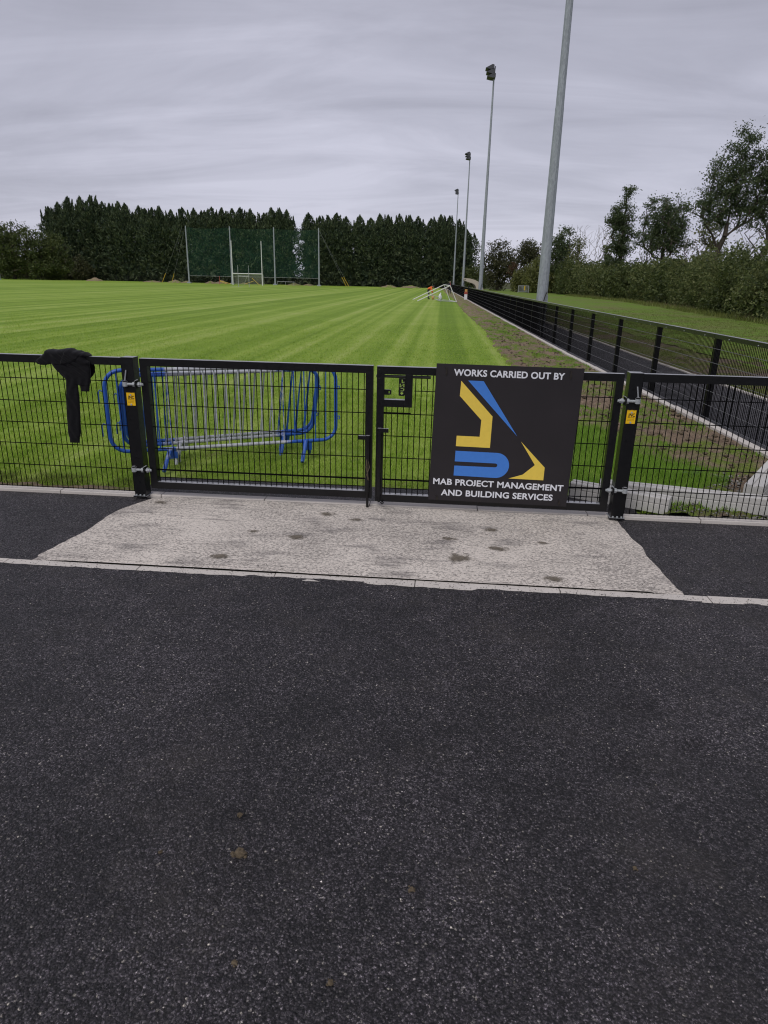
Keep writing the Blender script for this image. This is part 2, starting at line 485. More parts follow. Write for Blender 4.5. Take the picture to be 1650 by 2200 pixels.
def net_mat(name, col, solid):
    t = NT(name)
    t.b.inputs['Base Color'].default_value = (*col, 1); t.b.inputs['Roughness'].default_value = 0.8
    tp = t.n('ShaderNodeBsdfTransparent')
    m = t.n('ShaderNodeMixShader')
    t.put(m.inputs[0], t.ramp(t.noise(0.5, 3), [(0.3, solid - 0.08), (0.7, solid + 0.08)]))
    t.l(tp.outputs[0], m.inputs[1]); t.l(t.b.outputs[0], m.inputs[2]); t.l(m.outputs[0], t.out.inputs[0])
    MT[name] = t.mat
net_mat('green_net', (0.008, 0.064, 0.038), 0.24)
net_mat('white_net', (0.55, 0.56, 0.48), 0.26)

# ------------------------------------------------------------------ shared layout numbers (metres; camera stands at the origin)
GY = 5.40                                   # line of the gate and the fence on either side of it
def XF(y): return 4.05 - 0.019 * (y - 8)    # line of the long side fence
def ZK(y):                                  # level of its kerb: the ground dips a little along it
    return float(np.interp(y, [5, 8, 12, 20, 34, 60, 100, 180], [0.0, -0.02, -0.05, -0.10, -0.10, -0.07, 0.0, 0.0]))
BY = [5.5, 5.85, 6.1, 6.5, 7.1, 8.0, 9.5, 11.5, 14, 16.4, 22, 29, 44, 80, 120, 176]
BX = [1.95, 2.05, 2.35, 2.75, 2.95, 2.3, 2.1, 2.05, 1.85, 1.73, 1.75, 1.8, 1.5, 1.2, 0.4, -0.2]
def XB(y): return float(np.interp(y, BY, BX))  # where the turf gives way to bare soil
rs = np.random.default_rng(5)
random.seed(11)
def nz(x, y, z=0.0, s=1.0): return noise.noise(Vector((x * s, y * s, z)))

# ------------------------------------------------------------------ ground, surfaces
def grid_struct(name, xs_fn, ys, nx, zfn, mat, smooth=True):
    V, Fc = [], []
    for j, y in enumerate(ys):
        x0, x1 = xs_fn(y)
        for i in range(nx + 1):
            x = x0 + (x1 - x0) * i / nx
            V.append((x, y, zfn(x, y, i / nx)))
    w = nx + 1
    for j in range(len(ys) - 1):
        for i in range(nx):
            Fc.append((j * w + i, j * w + i + 1, (j + 1) * w + i + 1, (j + 1) * w + i))
    return struct(link(name, arr_mesh(name, np.array(V), np.array(Fc), MT[mat], smooth)))

b = MB(); b.add([(-3000, -400, -0.42), (3000, -400, -0.42), (3000, 3000, -0.42), (-3000, 3000, -0.42)], [(0, 1, 2, 3)])
tag(struct(b.obj('ground', MT['far_ground'])), 'rough ground stretching away behind the trees', 'ground')

# tarmac in the foreground, its front edge ragged where it laps the kerb
def edge_y(x): return 3.880 + 0.020 * nz(x, 0, 1, 2.2) + 0.012 * nz(x, 0, 5, 11) + 0.009 * nz(x, 3, 5, 34) + (0.018 if x < -0.42 else -0.020) * (1 if -1.2 < x < 0.3 else 0)
NXA, NYA = 460, 150
V, Fc = [], []
for j in range(NYA + 2):
    for i in range(NXA + 1):
        x = -9 + 18 * i / NXA
        t = min(j / NYA, 1.0)
        y = -3.5 + (edge_y(x) + 3.5) * (1 - (1 - t) ** 1.25)
        z = 0.006 + 0.010 * nz(x, y, 2, 0.8) * min(1, (4 - y)) + 0.004 * nz(x, y, 4, 3.5)
        z = min(z, 0.016) if y > 3.5 else z
        for dx, dy, dr in ((.485, 2.77, .07), (.81, 2.315, .08), (.97, 2.71, .08), (1.12, 2.45, .10), (-.62, 1.9, .06)):
            z -= 0.022 * math.exp(-((x - dx) / dr) ** 2 - ((y - dy) / (dr * .45)) ** 2)
        if j == NYA + 1: z -= 0.02; y += 0.004
        V.append((x, y, z))
w = NXA + 1
for j in range(NYA + 1):
    for i in range(NXA):
        Fc.append((j * w + i, j * w + i + 1, (j + 1) * w + i + 1, (j + 1) * w + i))
o = struct(link('car_park', arr_mesh('car_park', np.array(V), np.array(Fc), MT['asphalt'], True)))
tag(o, 'dark coarse tarmac filling the foreground', 'tarmac')

# tarmac footpath on either side of the concrete apron
def apron_left(y): return -2.765 + 0.13 * (y - 3.96) / 1.42 + 0.016 * nz(1, y, 3, 3.2) + (0.10 * (y - 5.05) / 0.3 if y > 5.05 else 0) + 0.010 * nz(2, y, 3, 17)
def apron_right(y): return 1.70 - 0.095 * (y - 3.96) / 1.42 + 0.006 * nz(4, y, 1, 2.5) + 0.004 * nz(2, y, 9, 17)
ysf = list(np.linspace(3.955, 5.395, 42))
for sgn, nm in ((-1, 'left'), (1, 'right')):
    fn = (lambda y: (-9, -2.4)) if sgn < 0 else (lambda y: (1.4, 9))
    o = grid_struct('footpath_' + nm, fn, ysf, 90, lambda x, y, t: -0.006 + 0.006 * nz(x, y, 2, 1.3) * (1 if 4.05 < y < 5.3 else 0), 'asphalt')
    tag(o, 'strip of dark tarmac between kerbs to the %s of the pale concrete apron' % nm, 'footpath')
def apz(x, y, t):
    e = min(1, min(t, 1 - t) * 14)
    return -0.012 + 0.026 * e + 0.0025 * nz(x, y, 1, 4)
o = grid_struct('apron', lambda y: (apron_left(y), apron_right(y)), list(np.linspace(3.957, 5.386, 60)), 110, apz, 'apron_concrete')
tag(o, 'pale brushed concrete apron in front of the gate', 'concrete apron')

def kerb_run(name, label, pieces, mat='kerb_concrete'):
    root = tag(struct(thing(name, label, None)), None, None)
    cache = {}
    for (L, wd, hgt, x, y, z, rz) in pieces:
        key = (round(L, 3), wd, hgt)
        if key not in cache:
            q = MB(); c = 0.006
            prof = [(-wd / 2, -hgt), (wd / 2, -hgt), (wd / 2, -c), (wd / 2 - c, 0), (-wd / 2 + c, 0), (-wd / 2, -c)]
            q.prism(prof, lambda a, b2, d: (d, a, b2), -L / 2, L / 2)
            cache[key] = q.mesh('kerbstone', MT[mat])
        k = link('kerbstone', cache[key], root, (x, y, z)); k.rotation_euler = (0, 0, rz)
    return root
ps = []
for i in range(20):
    x = -9 + 0.92 * i + 0.17
    ps.append((0.914, 0.105, 0.15, x, 3.912 + random.uniform(-.004, .004), 0.004 + random.uniform(-.002, .002), random.uniform(-.004, .004)))
kerb_run('front_kerb', 'line of pale flush kerbstones between the foreground tarmac and the footpath', ps)
ps = []
for i in range(20):
    x = -9.28 + 0.92 * i
    ps.append((0.912, 0.10, 0.15, x, 5.452, 0.022 + random.uniform(-.002, .002), random.uniform(-.003, .003)))
kerb_run('gate_kerb', 'line of pale edging stones under the gate and front fence', ps)
ps = []
y = 5.6
while y < 172:
    L = 0.912 if y < 60 else 2.75
    yc = y + L / 2
    ps.append((L, 0.11, 0.2, XF(yc) - 0.19 + random.uniform(-.006, .006), yc, ZK(yc) + 0.055 + random.uniform(-.004, .004), math.pi / 2 + 0.019 + random.uniform(-.006, .006)))
    y += L + 0.008
kerb_run('side_kerb', 'line of pale edging stones at the foot of the long side fence', ps)
ps = []
y = 5.6
while y < 150:
    L = 0.912 if y < 45 else 2.75
    yc = y + L / 2
    ps.append((L, 0.07, 0.15, XF(yc) + 1.80, yc, ZK(yc) + 0.055, math.pi / 2 + 0.019))
    y += L + 0.008
kerb_run('path_kerb', 'line of pale edging stones on the far side of the walkway', ps)

b = MB(); b.box(-2.62, 1.75, 5.505, 5.98, -0.15, 0.004)
o = struct(b.obj('gate_threshold', MT['asphalt'])); tag(o, 'narrow strip of tarmac just inside the gate', 'tarmac')

ys_p = list(np.concatenate([np.linspace(5.51, 16, 60), np.linspace(16.4, 60, 50), np.linspace(62, 178, 40)]))
o = grid_struct('pitch', lambda y: (-150, XB(y) + 0.35), ys_p, 220, lambda x, y, t: -0.012 + (0.008 * nz(x, y, 0, 1.2) if y < 30 else 0) - (0.06 if t == 1 else 0), 'pitch_turf')
tag(o, 'bright green playing pitch with long mowing lines', 'pitch')
def soil_z(x, y, t):
    xb, xk = XB(y), XF(y) - 0.25
    zz = 0.02 + (ZK(y) + 0.02 - 0.02) * t
    bmp = 0.07 * nz(x, y, 3, 2.1) + 0.055 * nz(x, y, 7, 5.5) + 0.035 * nz(x, y, 1, 14)
    far = 0.10 * math.exp(-((t - 0.35) / 0.25) ** 2) * float(np.interp(y, [30, 40, 60, 90], [0, 1, 1, 0.3]))
    e = min(1, t * 6) * min(1, (1 - t) * 8)
    zz += (bmp + far) * (0.25 + 0.75 * e)
    if t < 0.02: zz = -0.06
    return zz
ys_s = list(np.concatenate([np.linspace(5.51, 20, 190), np.linspace(20.2, 60, 130), np.linspace(61, 176, 80)]))
o = grid_struct('soil_strip', lambda y: (XB(y) - 0.08 + 0.24 * nz(0, y, 2, 1.1) + 0.13 * nz(0, y, 2, 4) + .05 * nz(0, y, 7, 13), XF(y) - 0.245), ys_s, 56, soil_z, 'soil')
tag(o, 'strip of churned brown soil along the side fence', 'soil')
o = grid_struct('edge_soil', lambda y: (-9, -2.6), list(np.linspace(5.505, 5.80, 14)), 240, lambda x, y, t: (.012 + .018 * nz(x, y, 2, 9)) - (.05 if y > 5.62 + .10 * nz(x, 0, 3, 2.2) else 0), 'soil')
tag(o, 'narrow band of bare earth at the foot of the left fence', 'soil')
o = grid_struct('walkway', lambda y: (XF(y) - 0.135, XF(y) + 1.765), list(np.linspace(5.5, 172, 160)), 4, lambda x, y, t: ZK(y) + 0.025, 'asphalt')
tag(o, 'dark tarmac walkway behind the side fence', 'walkway')
def verge_z(x, y, t):
    z = ZK(y) + 0.02
    return z + (0.10 - z) * min(1, t * 1.3) + 0.06 * nz(x, y, 2, 0.8) + 0.025 * nz(x, y, 6, 3.0) * (1 if y < 50 else 0)
ys_v = list(np.concatenate([np.linspace(5.0, 30, 90), np.linspace(30.5, 180, 70)]))
o = grid_struct('verge_soil', lambda y: (XF(y) + 1.84, XF(y) + 5.2 + 1.2 * nz(0, y, 0, 0.25)), ys_v, 30, lambda x, y, t: verge_z(x, y, t * 0.2) + 0.04 * nz(x, y, 9, 2.2) - (0.12 if t == 1 else 0), 'verge_soil')
tag(o, 'patchy soil and weeds beside the walkway', 'soil')
o = grid_struct('verge', lambda y: (XF(y) + 4.0, XF(y) + 50), ys_v, 60, lambda x, y, t: verge_z(x, y, 0.2 + t * 0.8), 'verge_grass')
tag(o, 'green grass verge in front of the hedge', 'grass verge')

# mud patches on the apron, little clods on the tarmac
def mud_mat():
    t = NT('dried_mud')
    oc = t.co.outputs['Object']
    ln = t.n('ShaderNodeVectorMath', operation='LENGTH'); t.l(oc, ln.inputs[0])
    k = t.math('ADD', t.math('MULTIPLY', ln.outputs['Value'], 1.0), t.math('MULTIPLY', t.math('SUBTRACT', t.noise(15, 5, 0.75), 0.5), 2.7))
    a = t.ramp(k, [(0.30, 0.85), (0.80, 0.0)])
    t.put(t.b.inputs['Base Color'], t.ramp(t.noise(60, 4, 0.7), [(0.3, (0.09, 0.075, 0.055)), (0.7, (0.22, 0.185, 0.14))])); t.b.inputs['Roughness'].default_value = 0.95
    tp = t.n('ShaderNodeBsdfTransparent'); m = t.n('ShaderNodeMixShader'); t.l(a, m.inputs[0]); t.l(tp.outputs[0], m.inputs[1]); t.l(t.b.outputs[0], m.inputs[2]); t.l(m.outputs[0], t.out.inputs[0])
    MT['dried_mud'] = t.mat
mud_mat()
def blob_sheet(name, cx, cy, rx, ry, z, seed, h=0.004):
    q = MB(); n = 18; pts = [(0, 0, h)]
    for ring, k in ((0.55, 0.8), (1.0, 0.0)):
        for j in range(n):
            t = 2 * math.pi * j / n
            pts.append((ring * math.cos(t), ring * math.sin(t), h * k * (0.7 + 0.6 * random.random())))
    fs = [(0, 1 + j, 1 + (j + 1) % n) for j in range(n)] + [(1 + j, 1 + n + j, 1 + n + (j + 1) % n, 1 + (j + 1) % n) for j in range(n)]
    q.add(pts, fs)
    o = q.obj(name, MT['dried_mud'], smooth=True, loc=(cx, cy, z)); o.scale = (rx * 1.5, ry * 1.5, 1)
    return o
MUD = [(0.20, 4.34, .085, .075, 'near the middle of the apron front'), (-0.86, 5.12, .06, .045, 'below the meeting of the two gate leaves'), (-0.60, 5.02, .05, .03, 'just left of the drop bolt'),
       (0.46, 4.93, .05, .035, 'below the sign text'), (0.14, 4.70, .05, .03, 'in line with the left edge of the sign'), (0.82, 4.71, .05, .025, 'below the right half of the sign'),
       (0.49, 4.55, .07, .035, 'right of the apron centre'), (0.82, 4.07, .06, .04, 'on the front edge of the apron right of centre'), (-1.45, 4.15, .05, .04, 'on the front edge of the apron left of centre'),
       (-1.0, 4.58, .06, .035, 'left of the apron centre'), (-1.36, 4.66, .05, .025, 'in the left half of the apron'), (-2.3, 5.22, .05, .04, 'at the foot of the left gatepost')]
for i, (x, y, rx, ry, w_) in enumerate(MUD):
    o = blob_sheet('mud_patch', x, y, rx, ry, 0.0175, i * 3.1)
    tag(o, 'dried mud patch ' + w_, 'mud', 'mud patches on the apron')
CL = [(-0.59, 1.70, .019, 'largest brown clod on the near tarmac'), (-0.01, 1.62, .009, 'small tan clod low in the middle of the tarmac'), (0.73, 1.78, .007, 'small pale clod on the right of the tarmac'),
      (-0.86, 1.68, .007, 'small tan clod on the left of the tarmac'), (-0.64, 1.87, .009, 'dark crumb of earth behind the largest clod'), (-0.22, 1.30, .008, 'tan crumb of earth nearest the camera'), (-0.5, 1.33, .008, 'tiny crumb at the bottom of the photo, left of centre')]
for i, (x, y, r, lab) in enumerate(CL):
    q = MB(); q.ball((0, 0, r * 0.5), (r * 1.15, r, r * 0.75), 9, 6, 0.55)
    for k in range(4):
        a = random.random() * 6.28; d = r * random.uniform(0.9, 1.7); s_ = r * random.uniform(.2, .45)
        q.ball((math.cos(a) * d, math.sin(a) * d, s_ * .6), s_, 7, 5, 0.6)
    tag(q.obj('earth_clod', MT['clod_brown'], loc=(x, y, 0.008)), lab + ', a lump of dried earth', 'clod', 'clods on the tarmac')

# loose chippings on the tarmac
def stones(n, xr, yr, zfn, smin, smax, name, mat, dens=None):
    ico = np.array([(0, 0, 1), (.9, 0, .25), (.28, .85, .2), (-.72, .53, .3), (-.72, -.53, .2), (.28, -.85, .28), (0, 0, -.6)])
    tri = np.array([(0, 1, 2), (0, 2, 3), (0, 3, 4), (0, 4, 5), (0, 5, 1), (6, 2, 1), (6, 3, 2), (6, 4, 3), (6, 5, 4), (6, 1, 5)])
    V = []; Fc = []
    for i in range(n):
        x = rs.uniform(*xr); y = yr[0] + (yr[1] - yr[0]) * rs.random() ** 1.4
        if dens and not dens(x, y): continue
        s_ = smin + (smax - smin) * rs.random() ** 2.2
        a = rs.random() * 6.28
        sc = np.array([s_ * rs.uniform(.7, 1.3), s_ * rs.uniform(.7, 1.2), s_ * rs.uniform(.4, .8)])
        p = (ico + rs.normal(0, .14, ico.shape)) * sc
        c, s2 = math.cos(a), math.sin(a)
        p = np.stack([p[:, 0] * c - p[:, 1] * s2, p[:, 0] * s2 + p[:, 1] * c, p[:, 2]], 1) + (x, y, zfn(x, y) + s_ * 0.2)
        Fc.append(tri + len(V) * 7); V.append(p)
    return stuff(link(name, arr_mesh(name, np.concatenate(V), np.concatenate(Fc), MT[mat])))
t = NT('chipping')
MT['chipping'] = t.done(t.ramp(t.geo.outputs['Random Per Island'], [(0.0, (0.03, 0.03, 0.033)), (0.45, (0.06, 0.058, 0.06)), (0.8, (0.11, 0.105, 0.10)), (0.95, (0.24, 0.21, 0.17)), (1.0, (0.42, 0.40, 0.36))]), 0.7)
tag(stones(2600, (-2.6, 2.4), (0.9, 3.8), lambda x, y: 0.008 + 0.010 * nz(x, y, 2, 0.8) * min(1, (4 - y)) + 0.004 * nz(x, y, 4, 3.5), 0.0016, 0.0052, 'chippings', 'chipping'), 'loose grey chippings strewn over the near tarmac', 'chippings')
tag(stones(2600, (-3.2, 2.6), (3.86, 4.06), lambda x, y: 0.006 + (0.012 if y > 3.98 and -2.6 < x < 1.6 else 0), 0.0014, 0.0045, 'kerb_grit', 'chipping'), 'dark grit scattered over the front kerb', 'grit')
tag(stones(1500, (-2.5, 1.5), (4.05, 5.35), lambda x, y: 0.0145, 0.0014, 0.0045, 'apron_grit', 'chipping'), 'dark grit scattered over the concrete apron', 'grit')
t = NT('gravel_stone')
MT['gravel_stone'] = t.done(t.ramp(t.geo.outputs['Random Per Island'], [(0.0, (0.10, 0.095, 0.09)), (0.5, (0.21, 0.20, 0.185)), (1.0, (0.38, 0.36, 0.33))]), 0.85)
def gz(x, y):
    xb, xk = XB(y), XF(y) - .25
    return soil_z(x, y, min(0.99, max(0.03, (x - xb) / max(0.1, xk - xb))))
tag(stones(1700, (2.0, 3.75), (5.55, 6.9), lambda x, y: max(gz(x, y), 0.0) + 0.002, 0.006, 0.022, 'gravel', 'gravel_stone', lambda x, y: x > XB(y) + 0.02 + 0.15 * nz(x, y, 1, 3)), 'grey gravel beside the loose kerb units', 'gravel')
tag(stones(3200, (1.2, 4.0), (6.5, 34), lambda x, y: gz(x, y) - 0.005, 0.008, 0.05, 'soil_lumps', 'clod_brown', lambda x, y: XB(y) + .1 < x < XF(y) - .3), 'loose lumps of brown soil on the churned strip', 'soil')
tag(stones(1100, (1.2, 3.75), (8, 60), lambda x, y: gz(x, y), 0.008, 0.03, 'kerb_rubble', 'gravel_stone', lambda x, y: XF(y) - .62 < x < XF(y) - .25), 'grey stones along the foot of the side kerb', 'rubble')

# ------------------------------------------------------------------ near fence: wires, rails
WZ = [1.005, 0.815, 0.63, 0.445, 0.252]
def wire_panel(root, x0, x1, z0, z1, zs, y, thick=None, step=0.0467, r=0.0036, skip=None):
    """x0.. in the local frame of root; one object per wire"""
    L = x1 - x0
    vm = {}
    n = int(L / step)
    off = (L - n * step) / 2
    def vw(za, zb):
        k = (round(za, 3), round(zb, 3))
        if k not in vm:
            q = MB(); q.cyl((0, 0, za), (0, 0, zb), r, n=6, caps=False); vm[k] = q.mesh('wire', MT['black_wire'], True)
        return vm[k]
    for i in range(n + 1):
        x = x0 + off + i * step
        for za, zb in (skip(x) if skip else [(z0, z1)]):
            link('wire', vw(za, zb), root, (x, y, 0))
    for z in zs:
        xa = x0
        q = MB(); q.cyl((xa, 0, 0), (x1, 0, 0), r * 1.1, n=6, caps=False)
        link('wire', q.mesh('wire', MT['black_wire'], True), root, (0, y - r * 1.6, z))
        if thick and abs(z - thick) < 0.01:
            q = MB(); q.cyl((xa, 0, 0), (x1, 0, 0), r * 1.1, n=6, caps=False)
            link('wire', q.mesh('wire', MT['black_wire'], True), root, (0, y + r * 1.6, z + 0.004))

def front_fence(label, x0, x1, posts):
    t = thing('mesh_fence', label, 'fence', (x0, GY, 0))
    L = x1 - x0
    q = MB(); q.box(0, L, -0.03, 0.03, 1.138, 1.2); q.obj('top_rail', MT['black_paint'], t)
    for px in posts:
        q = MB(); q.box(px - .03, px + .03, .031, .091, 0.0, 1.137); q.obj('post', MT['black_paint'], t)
    wire_panel(t, 0.0, L, 0.045, 1.14, WZ + [0.052], 0.0)
    return t
front_fence('black mesh fence left of the gate with a dark jacket hung over its rail', -7.4, -2.592, [0.03, 2.4])
front_fence('black mesh fence right of the gate in front of loose concrete kerbs', 1.582, 3.93, [2.31])

# gateposts with hinges and makers' plates
def raw_text(body, bold, spacing):
    cu = bpy.data.curves.new('lettering', 'FONT')
    cu.body = body; cu.size = 1.0; cu.offset = bold; cu.space_character = spacing; cu.resolution_u = 6
    ob = bpy.data.objects.new('lettering', cu); COL.objects.link(ob)
    me = bpy.data.meshes.new_from_object(ob.evaluated_get(bpy.context.evaluated_depsgraph_get()))
    vs = [(v.co.x, v.co.y) for v in me.vertices]; fs = [tuple(p.vertices) for p in me.polygons]
    bpy.data.objects.remove(ob); bpy.data.curves.remove(cu); bpy.data.meshes.remove(me)
    return vs, fs
def flat_text(body, w_, h_, bold=0.0, spacing=1.0):
    """outline of a line of capitals scaled to width w_ and cap height h_"""
    hv, _ = raw_text('H', bold, spacing)
    y0, y1 = min(v[1] for v in hv), max(v[1] for v in hv)
    vs, fs = raw_text(body, bold, spacing)
    ax = min(v[0] for v in vs); bx = max(v[0] for v in vs)
    par = list(range(len(vs)))                 # glyphs as connected pieces
    def find(k):
        while par[k] != k:
            par[k] = par[par[k]]; k = par[k]
        return k
    for f in fs:
        for k in f[1:]: par[find(k)] = find(f[0])
    zz = [(y - y0) / (y1 - y0) for _, y in vs]
    low = {}
    for k in range(len(vs)): low[find(k)] = min(low.get(find(k), 0), zz[k])
    out = []
    for k, (x, y) in enumerate(vs):
        z, zl = zz[k], low[find(k)]
        if zl < -0.1: z = (z - zl) / (1 - zl)  # a J that dips below the line is drawn standing on it
        out.append(((x - ax) / (bx - ax) * w_, z * h_))
    return out, fs
def words(vs, fs, nw):
    """split a line into its words at the widest gaps"""
    iv = sorted((min(vs[i][0] for i in f), max(vs[i][0] for i in f)) for f in fs)
    gaps, end = [], iv[0][1]
    for a, b2 in iv[1:]:
        if a > end: gaps.append((a - end, (a + end) / 2))
        end = max(end, b2)
    cuts = sorted(g[1] for g in sorted(gaps, reverse=True)[:nw - 1])
    out = [[] for _ in range(nw)]
    for f in fs:
        c = sum(vs[i][0] for i in f) / len(f)
        out[sum(c > k for k in cuts)].append(f)
    return out

def gatepost(xc, s, label):
    """s: +1 when the gate leaf is on the +X side"""
    t = thing('gatepost', label, 'gatepost', (xc, GY, 0))
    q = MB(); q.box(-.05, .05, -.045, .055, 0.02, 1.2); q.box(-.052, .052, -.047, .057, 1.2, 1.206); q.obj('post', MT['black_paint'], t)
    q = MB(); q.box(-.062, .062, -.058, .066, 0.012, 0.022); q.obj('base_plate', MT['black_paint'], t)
    for bx_ in (-.035, .0, .035):
        q = MB(); q.cyl((bx_, -.052, .022), (bx_, -.052, .036), .008, n=6); q.obj('bolt', MT['hinge_zinc'], t)
    for z, top in ((0.992, True), (0.262, False)):
        q = MB()
        q.cyl((-.028 * s, -.062, z - .018), (-.028 * s, -.062, z + .018), .021, n=12)
        q.cyl((-.02 * s, -.062, z), (.125 * s, -.062, z), .0105, n=10)
        q.cyl((.040 * s, -.062, z), (.058 * s, -.062, z), .021, n=6)
        q.cyl((.085 * s, -.062, z), (.100 * s, -.062, z), .022, n=6)
        q.cyl((.100 * s, -.062, z), (.112 * s, -.062, z), .017, n=6)
        h = q.obj('hinge', MT['hinge_zinc'], t)
        q = MB()
        q.box(min(.064 * s, .074 * s), max(.064 * s, .074 * s), -.088, -.028, z - .032, z + .032)
        q.cyl((-.028 * s, -.062, z + .018), (-.028 * s, -.062, z + .030), .016, n=8)
        q.cyl((-.028 * s, -.062, z - .032), (-.028 * s, -.062, z - .018), .012, n=8)
        q.box(min(-.05 * s, -.006 * s), max(-.05 * s, -.006 * s), -.062, -.045, z + .012, z + .022)
        q.obj('bracket', MT['black_paint'], h)
        if top:
            q = MB(); q.cyl((-.028 * s, -.058, z + .03), (-.012 * s, -.056, z + .112), .0055, n=6); q.obj('pin', MT['galvanised'], h)
        q = MB(); q.tube([(.060 * s, -.085, z + .02), (.072 * s, -.09, z + .034), (.095 * s, -.088, z + .045)], .002, 5); q.obj('split_pin', MT['hinge_zinc'], h)
    # yellow plate
    pz0, pz1, hw = 0.812, 0.921, 0.0355
    poly = [(-hw, pz0), (hw, pz0), (hw, pz1)]
    for k in range(7):
        xx = hw - (k + 0.5) * 2 * hw / 7
        poly += [(xx, pz1 - .006), (xx - hw / 7, pz1)]
    q = MB(); q.prism(poly, lambda a, b2, d: (a + .002 * s, d, b2), -.0475, -.0455); pl = q.obj('maker_plate', MT['yellow_plate'], t)
    vs, fs = flat_text('JNC', .054, .026, 0.03)
    q = MB(); q.add([(a - .025 + .002 * s, -.0485, b2 + .868) for a, b2 in vs], fs)
    q.box(-.025 + .002 * s, .027 + .002 * s, -.0485, -.0478, .858, .8615)
    for k in range(2):
        for j in range(7):
            q.box(-.026 + j * .0076 + .002 * s, -.0205 + j * .0076 + .002 * s, -.0484, -.0478, .847 - k * .011, .8485 - k * .011)
    q.obj('lettering', MT['plate_ink'], pl)
    for z in (.901, .822):
        q = MB(); q.cyl((.002 * s, -.0475, z), (.002 * s, -.0525, z), .0075, n=10); q.obj('screw', MT['hinge_zinc'], pl)
    return t
gatepost(-2.541, 1, 'black square gatepost with yellow plate, left of the gate beside blue barriers')
gatepost(1.525, -1, 'black square gatepost with yellow plate, right of the sign board')

# gate leaves
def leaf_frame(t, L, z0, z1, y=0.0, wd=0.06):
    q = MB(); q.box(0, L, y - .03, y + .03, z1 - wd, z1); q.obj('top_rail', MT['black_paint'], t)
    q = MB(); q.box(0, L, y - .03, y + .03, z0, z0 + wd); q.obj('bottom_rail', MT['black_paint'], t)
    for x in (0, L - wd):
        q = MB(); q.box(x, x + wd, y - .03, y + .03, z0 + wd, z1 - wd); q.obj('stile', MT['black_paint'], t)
GZ = [1.005, 0.815, 0.63, 0.445, 0.252, 0.188]
g1 = thing('gate_leaf', 'left black mesh gate leaf in front of the stacked blue barriers', 'gate', (-2.446, GY, 0))
L1 = 1.924
leaf_frame(g1, L1, 0.09, 1.198)
wire_panel(g1, 0.06, L1 - 0.06, 0.15, 1.138, GZ, 0.0, 0.252)
q = MB()
q.tube([(L1 - .035, -.045, .635), (L1 - .035, -.045, .15)], .0175, 10)
for z in (.60, .36, .165): q.box(L1 - .052, L1 - .018, -.05, -.03, z - .02, z + .02)
dbl = q.obj('drop_bolt_sleeve', MT['black_paint'], g1)
q = MB(); q.cyl((L1 - .035, -.045, .16), (L1 - .032, -.045, .012), .0115, n=8); q.obj('bolt_rod', MT['black_paint'], dbl)
q = MB(); q.box(L1 - .112, L1 - .045, -.055, -.036, .60, .632); q.obj('handle', MT['black_paint'], dbl)
q = MB()
for k in range(7):
    a = random.uniform(-.02, .02)
    q.tube([(L1 - .035 + a, -.066, .40 + random.uniform(-.05, .05)), (L1 - .03 + a, -.07, .37), (L1 - .035 - a, -.066, .30 + random.uniform(-.07, .05))], .0028, 4)
q.obj('tape_scrap', MT['clod_brown'], dbl)

g2 = thing('gate_leaf', 'right black mesh gate leaf carrying the sign and the slide latch', 'gate', (-0.492, GY, 0))
L2 = 1.930
leaf_frame(g2, L2, 0.068, 1.195)
def skip2(x):
    if x < 0.29: return [(0.128, 0.876)]
    return [(0.128, 1.136)]
wire_panel(g2, 0.06, L2 - 0.06, 0.128, 1.136, GZ[:1] if False else [0.815, 0.63, 0.445, 0.252, 0.18], 0.0, 0.252, skip=skip2)
q = MB(); q.cyl((0.30, 0, 0), (L2 - .06, 0, 0), .0035, n=6, caps=False); link('wire', q.mesh('wire', MT['black_wire']), g2, (0, -.005, 1.005))
q = MB(); q.cyl((0.06, 0, 0), (0.28, 0, 0), .0055, n=6, caps=False); link('wire', q.mesh('wire', MT['black_wire']), g2, (0, -.004, .822))
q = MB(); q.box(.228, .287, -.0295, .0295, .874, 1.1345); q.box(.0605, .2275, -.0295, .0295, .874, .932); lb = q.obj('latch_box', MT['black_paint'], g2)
q = MB(); q.cyl((-.006, -.012, 1.117), (.43, -.012, 1.117), .0115, n=10); sb = q.obj('slide_bolt', MT['black_paint'], lb)
# hanging latch plate with cut-out letters, seen from behind
LET = {'J': ['00100', '00100', '00100', '10100', '01100'], 'N': ['10001', '11001', '10101', '10011', '10001'], 'C': ['01110', '10000', '10000', '10000', '01110']}
rows = ['0000000', '0000000']
for ch in 'JNC':
    for rw in LET[ch]: rows.append('0' + rw[::-1] + '0')
    rows.append('0000000')
rows += ['0011100', '0010100'.replace('1', '1'), '0010100'] + ['0011100'] + ['0000000', '0000000']
rows[-6] = '0001000'; rows[-5] = '0011100'; rows[-4] = '0011100'; rows[-3] = '0001000'
q = MB(); px0, pz0, cw, ch_ = .176, 1.105, .0525 / 7, .142 / len(rows)
for j, rw in enumerate(rows):
    i = 0
    while i < 7:
        if rw[i] == '0':
            k = i
            while k < 7 and rw[k] == '0': k += 1
            ins = .006 if j == len(rows) - 1 else 0
            q.box(px0 + i * cw + (ins if i == 0 else 0), px0 + k * cw - (ins if k == 7 else 0), -.016, -.010, pz0 - (j + 1) * ch_, pz0 - j * ch_)
            i = k
        else: i += 1
q.obj('latch_plate', MT['black_paint'], lb)
q = MB(); q.box(.0605, .095, -.016, -.008, .969, 1.012); q.box(.095, .104, -.016, -.008, .999, 1.012); q.box(.095, .104, -.016, -.008, .969, .982); q.box(.104, .118, -.016, -.008, .972, 1.009)
q.obj('lug', MT['black_paint'], lb)
q = MB(); q.tube([(.03, -.045, .70), (.03, -.045, .11)], .0175, 10)
for z in (.64, .40, .20): q.box(.013, .047, -.05, -.03, z - .02, z + .02)
